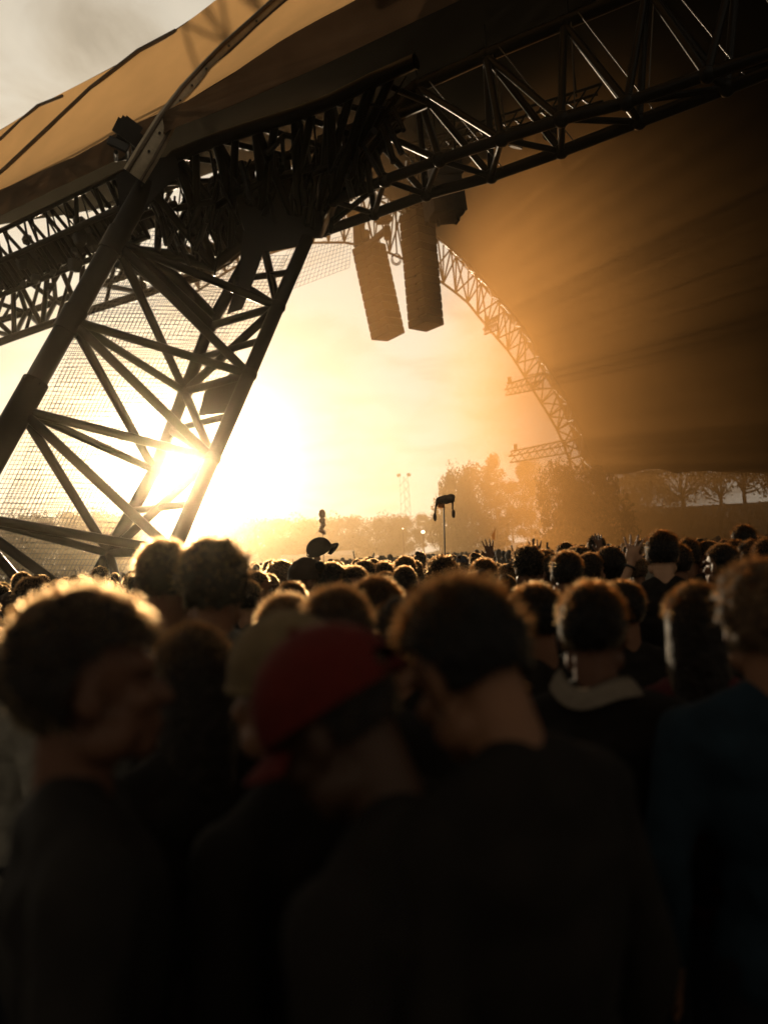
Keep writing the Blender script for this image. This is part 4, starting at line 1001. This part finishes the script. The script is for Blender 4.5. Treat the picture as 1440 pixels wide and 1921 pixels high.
fig(757, 1062, 48, 4, 'down', 'crop', H_['dark brown'], S_['black'], 0, 'round cropped head with thin gold outline left of the totem pole')
fig(722, 1074, 44, 14, 'down', 'short', H_['brown'], S_['grey'], 0, 'brown head with gold outline below the round cropped head')
fig(758, 1046, 40, -8, 'slim', 'long', H_['dark brown'], S_['black'], 0, 'long-haired head straight above the round cropped head')
fig(828, 1050, 52, 6, 'pockets', 'curly', H_['dark brown'], S_['charcoal'], 0, 'curly head with a broad gold halo under the totem pole')
fig(905, 1050, 54, -12, 'down', 'short', H_['brown'], S_['black'], 0, 'head with gold halo right above the huge black head')
fig(887, 1078, 44, 20, 'right_up', 'quiff', H_['black'], S_['black'], 1, 'person with a raised arm and open hand right of the totem pole')
fig(948, 1080, 44, -16, 'slim_up', 'bun', H_['dark brown'], S_['charcoal'], 0, 'person raising a thin arm next to the other open hand')
fig(988, 1030, 48, 8, 'down', 'curly', H_['black'], S_['black'], 1, 'black curly head with uneven top right of the two raised arms')
fig(478, 1072, 50, -60, 'down', 'crop', H_['brown'], S_['grey'], 0, 'person with shaved side of the head and sunlit face outline near the glare', eyes=True)
fig(425, 1075, 52, -100, 'pockets', 'short', H_['dark brown'], S_['brown'], 0, 'person lit along the glasses and nose just right of the sun streak', eyes=True)
fig(545, 1092, 66, 0, 'down', 'crop', H_['dark brown'], S_['black'], 0, 'sleek dark head below the beanie profile')
fig(502, 1078, 44, 24, 'slim', 'tail', H_['fair'], S_['charcoal'], 0, 'fair tied-back head left of the beanie profile')
fig(1238, 999, 56, -12, 'left_up', 'quiff', H_['black'], S_['black'], 5, 'tall dark-haired person holding up an open hand with a dark wristband, above the crowd')
fig(1112, 1066, 44, 30, 'right_up', 'short', H_['black'], S_['black'], 1, 'person pointing one thin hand up, a little left of the wristband hand')
fig(1142, 1030, 50, 12, 'down', 'mop', H_['black'], S_['black'], 1, 'shaggy black head between the pointing hand and the wristband hand')
fig(1288, 1012, 46, -20, 'down', 'short', H_['dark brown'], S_['charcoal'], 0, 'dark head with a lit ear right of the tall dark-haired person')
fig(1325, 1018, 46, 40, 'slim', 'long', H_['dark brown'], S_['black'], 0, 'long-haired head with lit cheek right of the lit ear')
fig(1392, 988, 40, 0, 'down', 'quiff', H_['black'], S_['black'], 0, 'tall dark head standing out of the crowd toward the right edge')
fig(1060, 1036, 60, -8, 'down', 'short', H_['black'], S_['charcoal'], 1, 'broad black head midway between the raised arms and the pointing hand')
fig(1165, 1092, 84, 10, 'pockets', 'short', H_['black'], S_['black'], 1, 'black head right below the wristband forearm')
fig(235, 1118, 60, 20, 'down', 'short', H_['dark brown'], S_['black'], 0, 'small head peeping out beside the mop-haired one, below the leg foot')
fig(150, 1084, 56, 0, 'slim', 'bun', H_['black'], S_['black'], 0, 'head with a bun right before the wire net glints')
fig(60, 1090, 54, 12, 'down', 'curly', H_['dark brown'], S_['black'], 0, 'curly head at the bottom of the wire net')
WHO = [('short', 'black', 'short black hair, first head of the tight row right of the raised arms'), ('bun', 'dark brown', 'bun on a dark head, second in the tight row right of the raised arms'),
       ('curly', 'black', 'black curls, third in the tight row right of the raised arms'), ('crop', 'dark brown', 'cropped dark head just before the pointing hand'),
       ('quiff', 'dark brown', 'tousled head in the gap right of the tall dark-haired person'), ('bun', 'black', 'black bun between the lit ear and the lit cheek'),
       ('crop', 'black', 'cropped black head after the lit cheek'), ('short', 'brown', 'brown head under the tall one toward the right edge'), ('curly', 'dark brown', 'dark curls at the right end of the tight row'), ('short', 'black', 'short black hair at the very edge above the blue shirt')]
for k, ((hk, hc, lab), px, w) in enumerate(zip(WHO, (1018, 1040, 1084, 1104, 1266, 1306, 1352, 1376, 1412, 1436), (46, 50, 44, 52, 50, 44, 56, 48, 52, 60))):
    fig(px, 1034 - (px - 1000) * .055 + (k * 7) % 12, w, (-30, 14, 6, -45, 22, -10, 35, -18, 8, -26, 12, 0)[k], 'slim' if hk in ('bun', 'long') else 'down', hk, H_[hc], S_[('black', 'charcoal', 'navy', 'black')[k % 4]], k % 3, lab)
# wristband on the open hand
for o in list(COL.objects):
    if o.get('label', '').startswith('tall dark-haired person holding up an open hand'):
        t0 = Vector((-.161, .184, 1.576)); dd = Vector((.13, .07, .27)).normalized(); bm = bmesh.new(); u_, v_ = frame_of(dd)
        tube(bm, [t0 + (u_ * math.cos(a) + v_ * math.sin(a)) * .031 for a in [k * math.pi / 10 for k in range(21)]], .007, 6, False)
        me = bpy.data.meshes.new('wristband'); bm.to_mesh(me); bm.free(); me.materials.append(M_CLOTHBLACK); put('wristband', me, o)
# ---- the rest of the crowd: every person an individual
rc = random.Random(77)
def free(x, y, d):
    return all((x - a) ** 2 + (y - b) ** 2 > d * d for a, b in taken)
legfeet = [(Mbase.x, Mbase.y), (to_ground(B[3], B[4]).x, to_ground(B[3], B[4]).y), (to_ground(C[3], C[4]).x, to_ground(C[3], C[4]).y)]
AREAS = ((-900, 250, 'below the steel leg'), (250, 470, 'below the sun'), (470, 700, 'near the raised cap'), (700, 860, 'around the totem pole'),
         (860, 1000, 'near two raised arms'), (1000, 1150, 'left of the wristband hand'), (1150, 1300, 'near the wristband hand'), (1300, 9999, 'toward the dark roof end'))
def row(dist):
    return ('in front rows', 'in middle rows', 'in back rows')[0 if dist < 6 else 1 if dist < 12 else 2]
hairs = ['short', 'short', 'quiff', 'crop', 'curly', 'long', 'bun', 'crop']; hnames = {'short': 'short-haired', 'quiff': 'tousled', 'curly': 'curly', 'long': 'long-haired', 'bun': 'bun-topped', 'crop': 'cropped'}
count = 0; tries = 0
bands = ((2.4, 4.2, 12, .46), (4.2, 5.8, 22, .48), (5.8, 9, 54, .50), (9, 14, 74, .62), (14, 22, 80, .75))
for y0, y1, want, gap in bands:
    got = 0; tries = 0
    while got < want and tries < 9000:
        tries += 1; y = math.sqrt(rc.uniform(y0 * y0, y1 * y1)); x = rc.uniform(-.53, .53) * y
        if not free(x, y, gap) or any((x - a) ** 2 + (y - b) ** 2 < .9 for a, b in legfeet): continue
        s = max(.90, min(1.06, rc.gauss(.972, .035)))
        if y < 4.2: s = rc.uniform(.88, .92)
        elif y < 5.8: s = rc.uniform(.92, .965)
        hk = rc.choice(hairs); hc = rc.choice(['black', 'black', 'dark brown', 'dark brown', 'brown', 'fair', 'auburn']); sc_ = rc.choice(['black', 'black', 'charcoal', 'navy', 'dark green', 'maroon', 'grey', 'brown', 'white'])
        up = False; slim = rc.random() < .4 or hk in ('long', 'bun')
        pr = ('slim_up' if slim else 'right_up') if up else ('slim' if slim else rc.choice(['down', 'pockets']))
        yaw = rc.gauss(-8, 28); hat = None
        if rc.random() < .09: hat = rc.choice(['cap', 'beanie', 'fitted'])
        pxx = W / 2 + F * (x * math.cos(ROLL)) / y
        area = next(n_ for a, b, n_ in AREAS if a <= pxx < b)
        head = (f'{hnames[hk]} {hc} head' if not hat else f'head in a dark {"beanie" if hat == "beanie" else "cap"}')
        if y < 6.5: lab = f'{head}, {sc_} top, {row(y)} {area}'
        else: lab = f'{head}{" with an arm up" if up else ""}, {sc_} top, {row(y)} {area}'
        grp = f'crowd {row(y)[3:]} {area}'
        person(x, y, s, R(yaw), pr, None if hat == 'beanie' else hk, HCOL[hc], SCOL[sc_], rc.choice([0, 0, 1, 2, 3, 4]), lab, grp, hat=hat, hatcol=rc.choice([(.02, .02, .02), (.03, .02, .015), (.02, .025, .04)]), lo=y > 7.5, trousers=y < 9)
        taken.append((x, y)); got += 1; count += 1
same = {}
for o in COL.objects:
    if o.get('category') == 'person': same.setdefault(o['label'], []).append(o)
for lab, os_ in same.items():
    if len(os_) > 1:
        for k, o in enumerate(sorted(os_, key=lambda q: q.location.x / q.location.y)): o['label'] = lab.replace(' top,', ' top') + ', ' + ORD[k] + ' one'
print('crowd', count, len(taken))
# ---- beyond: a mass nobody could count
vs, fs = [], []
def low_head(x, y, s, z0):
    k = len(vs); a0 = rc.uniform(0, 6)
    rings = [(.02, 1.76), (.07, 1.73), (.088, 1.66), (.08, 1.58), (.055, 1.52), (.07, 1.47), (.2, 1.42), (.235, 1.25), (.2, .9), (.17, 0)]
    for r, z in rings:
        for j in range(7):
            a = a0 + j * 2 * math.pi / 7; vs.append((x + math.cos(a) * r * s * (1 if z > 1.46 else 1.05), y + math.sin(a) * r * s * (1.1 if z > 1.46 else .6), z0 + z * s + rc.uniform(-.006, .006)))
    for i in range(len(rings) - 1):
        for j in range(7): fs.append((k + i * 7 + j, k + i * 7 + (j + 1) % 7, k + (i + 1) * 7 + (j + 1) % 7, k + (i + 1) * 7 + j))
    if rc.random() < .02:                 # an arm up
        k2 = len(vs); sx = rc.choice((-1, 1)) * .2
        for zz_, ox, r in ((1.4, sx, .05), (1.68, sx * 1.35, .04), (1.98, sx * 1.1, .03), (2.12, sx * 1.0, .04)):
            for j in range(4):
                a = j * math.pi / 2; vs.append((x + ox * s + math.cos(a) * r, y + math.sin(a) * r, z0 + zz_ * s))
        for i in range(3):
            for j in range(4): fs.append((k2 + i * 4 + j, k2 + i * 4 + (j + 1) % 4, k2 + (i + 1) * 4 + (j + 1) % 4, k2 + (i + 1) * 4 + j))
for i in range(2600):
    y = math.sqrt(rc.uniform(22 ** 2, 66 ** 2)); x = rc.uniform(-.56, .56) * y
    low_head(x, y, max(.88, min(1.06, rc.gauss(.97, .045))), ground_h(x, y))
me = bpy.data.meshes.new('distant_crowd'); me.from_pydata(vs, [], fs)
for p in me.polygons: p.use_smooth = True
tag(link('distant_crowd', me, plain('distant_people', (.05, .036, .026), .8, 0, .8, 1.2)), kind='stuff')

# ================================================================== things held up above the crowd
cap_hand = [o for o in COL.objects if o.get('label', '').startswith('person waving the black cap')][0]
cp = bpy.data.objects.new('cap', HATS['cap'].copy()); COL.objects.link(cp); cp.color = (.012, .009, .007, 1)
cp.location = at(602, 1034, 8.0) ; cp.rotation_euler = Euler((R(25), R(25), R(-70))); cp.scale = (1.1, 1.1, 1.1); cp.data.name = 'cap'
tag(cp, 'black cap held up above the beanie profile', 'cap')
# totem: a plush long-armed creature on a thin pole
YT = 11.0; tp = at(832, 945, YT); tm = empty('totem', (at(830, 1050, YT).x, YT, 0)); tag(tm, 'drooping plush creature with two dangling paws on a thin pole', 'totem')
rod('pole', (at(830, 1050, YT).x, YT, .9), tp, .010, M_STEEL2, tm)
bm = bmesh.new(); ball(bm, at(836, 937, YT), .12, .09, .065); ball(bm, at(845, 933, YT), .065, .06, .05); ball(bm, at(826, 939, YT), .07, .07, .06); ball(bm, at(848, 938, YT), .03, .03, .04)
limb(bm, [at(822, 937, YT), at(819, 944, YT), at(817, 952, YT), at(816, 962, YT)], [.032, .026, .017, .015]); ball(bm, at(815.5, 970, YT), .027, .03, .062)
limb(bm, [at(846, 934, YT), at(848.5, 944, YT), at(848.5, 954, YT)], [.03, .017, .015]); ball(bm, at(850, 964, YT), .028, .03, .065)
limb(bm, [at(850, 936, YT), at(853, 941, YT)], [.016, .006])
me = remeshed('plush_body', bm, .007, 2, M_PLUSH); link('plush_body', me, None, tm)
vs2, fs2 = [], []
for i in range(420):
    c0 = at(rc.uniform(821, 832), rc.uniform(938, 950), YT) + Vector((0, rc.uniform(-.06, .06), 0)); d = Vector((rc.gauss(0, .5), rc.gauss(0, .5), -1)).normalized() * rc.uniform(.03, .08); s = Vector((.003, 0, 0)); k = len(vs2)
    vs2 += [c0 - s, c0 + s, c0 + d]; fs2.append((k, k + 1, k + 2))
me = bpy.data.meshes.new('fluff'); me.from_pydata(vs2, [], fs2); o = link('fluff', me, M_HAIR, tm); o.color = (.12, .06, .03, 1); o['kind'] = 'stuff'
# balloon figure far over the crowd
YB = 30.0; bl = empty('balloon', (at(604, 1010, YB).x, YB, 0)); tag(bl, 'pale oval balloon with crumpled tail floating over the raised cap', 'balloon')
bm = bmesh.new(); ball(bm, at(604, 964, YB), .135, .13, .18, sub=3); from_bm('balloon_skin', bm, M_BALLOON, bl, smooth=True)
bm = bmesh.new()
for q in ((604, 976, .13, .12), (606, 984, .10, .12), (603, 990, .10, .09), (605, 997, .13, .07), (608, 1001, .08, .06), (600, 996, .07, .05)): ball(bm, at(q[0], q[1], YB), q[2], q[2], q[3])
me = remeshed('tail', bm, .02, 1, M_BALLOON); link('tail', me, None, bl)
rod('string', at(605, 1000, YB), (at(606, 1035, YB).x, YB, 1.5), .012, M_WIRE, bl)
# small flame-bright paper held up by the two raised arms
for (px, py, Y, lab) in ((925, 1003, 6.6, 'sunlit scrap of paper held between the two raised arms'),):
    fl_ = empty('paper_scrap', at(px, py, Y)); tag(fl_, lab, 'paper'); bm = bmesh.new()
    vsx = [bm.verts.new(Vector((a, b, c))) for a, b, c in ((-.012, 0, -.04), (.008, .004, -.045), (.016, 0, .02), (.022, .006, .06), (-.002, .002, .015), (-.016, 0, .0))]
    bm.faces.new(vsx); r_ = bmesh.ops.extrude_face_region(bm, geom=bm.faces[:]); bmesh.ops.translate(bm, vec=(0, .003, 0), verts=[v for v in r_['geom'] if isinstance(v, bmesh.types.BMVert)])
    me = bpy.data.meshes.new('sheet'); bm.to_mesh(me); bm.free(); me.materials.append(M_CANOPY); put('sheet', me, fl_)
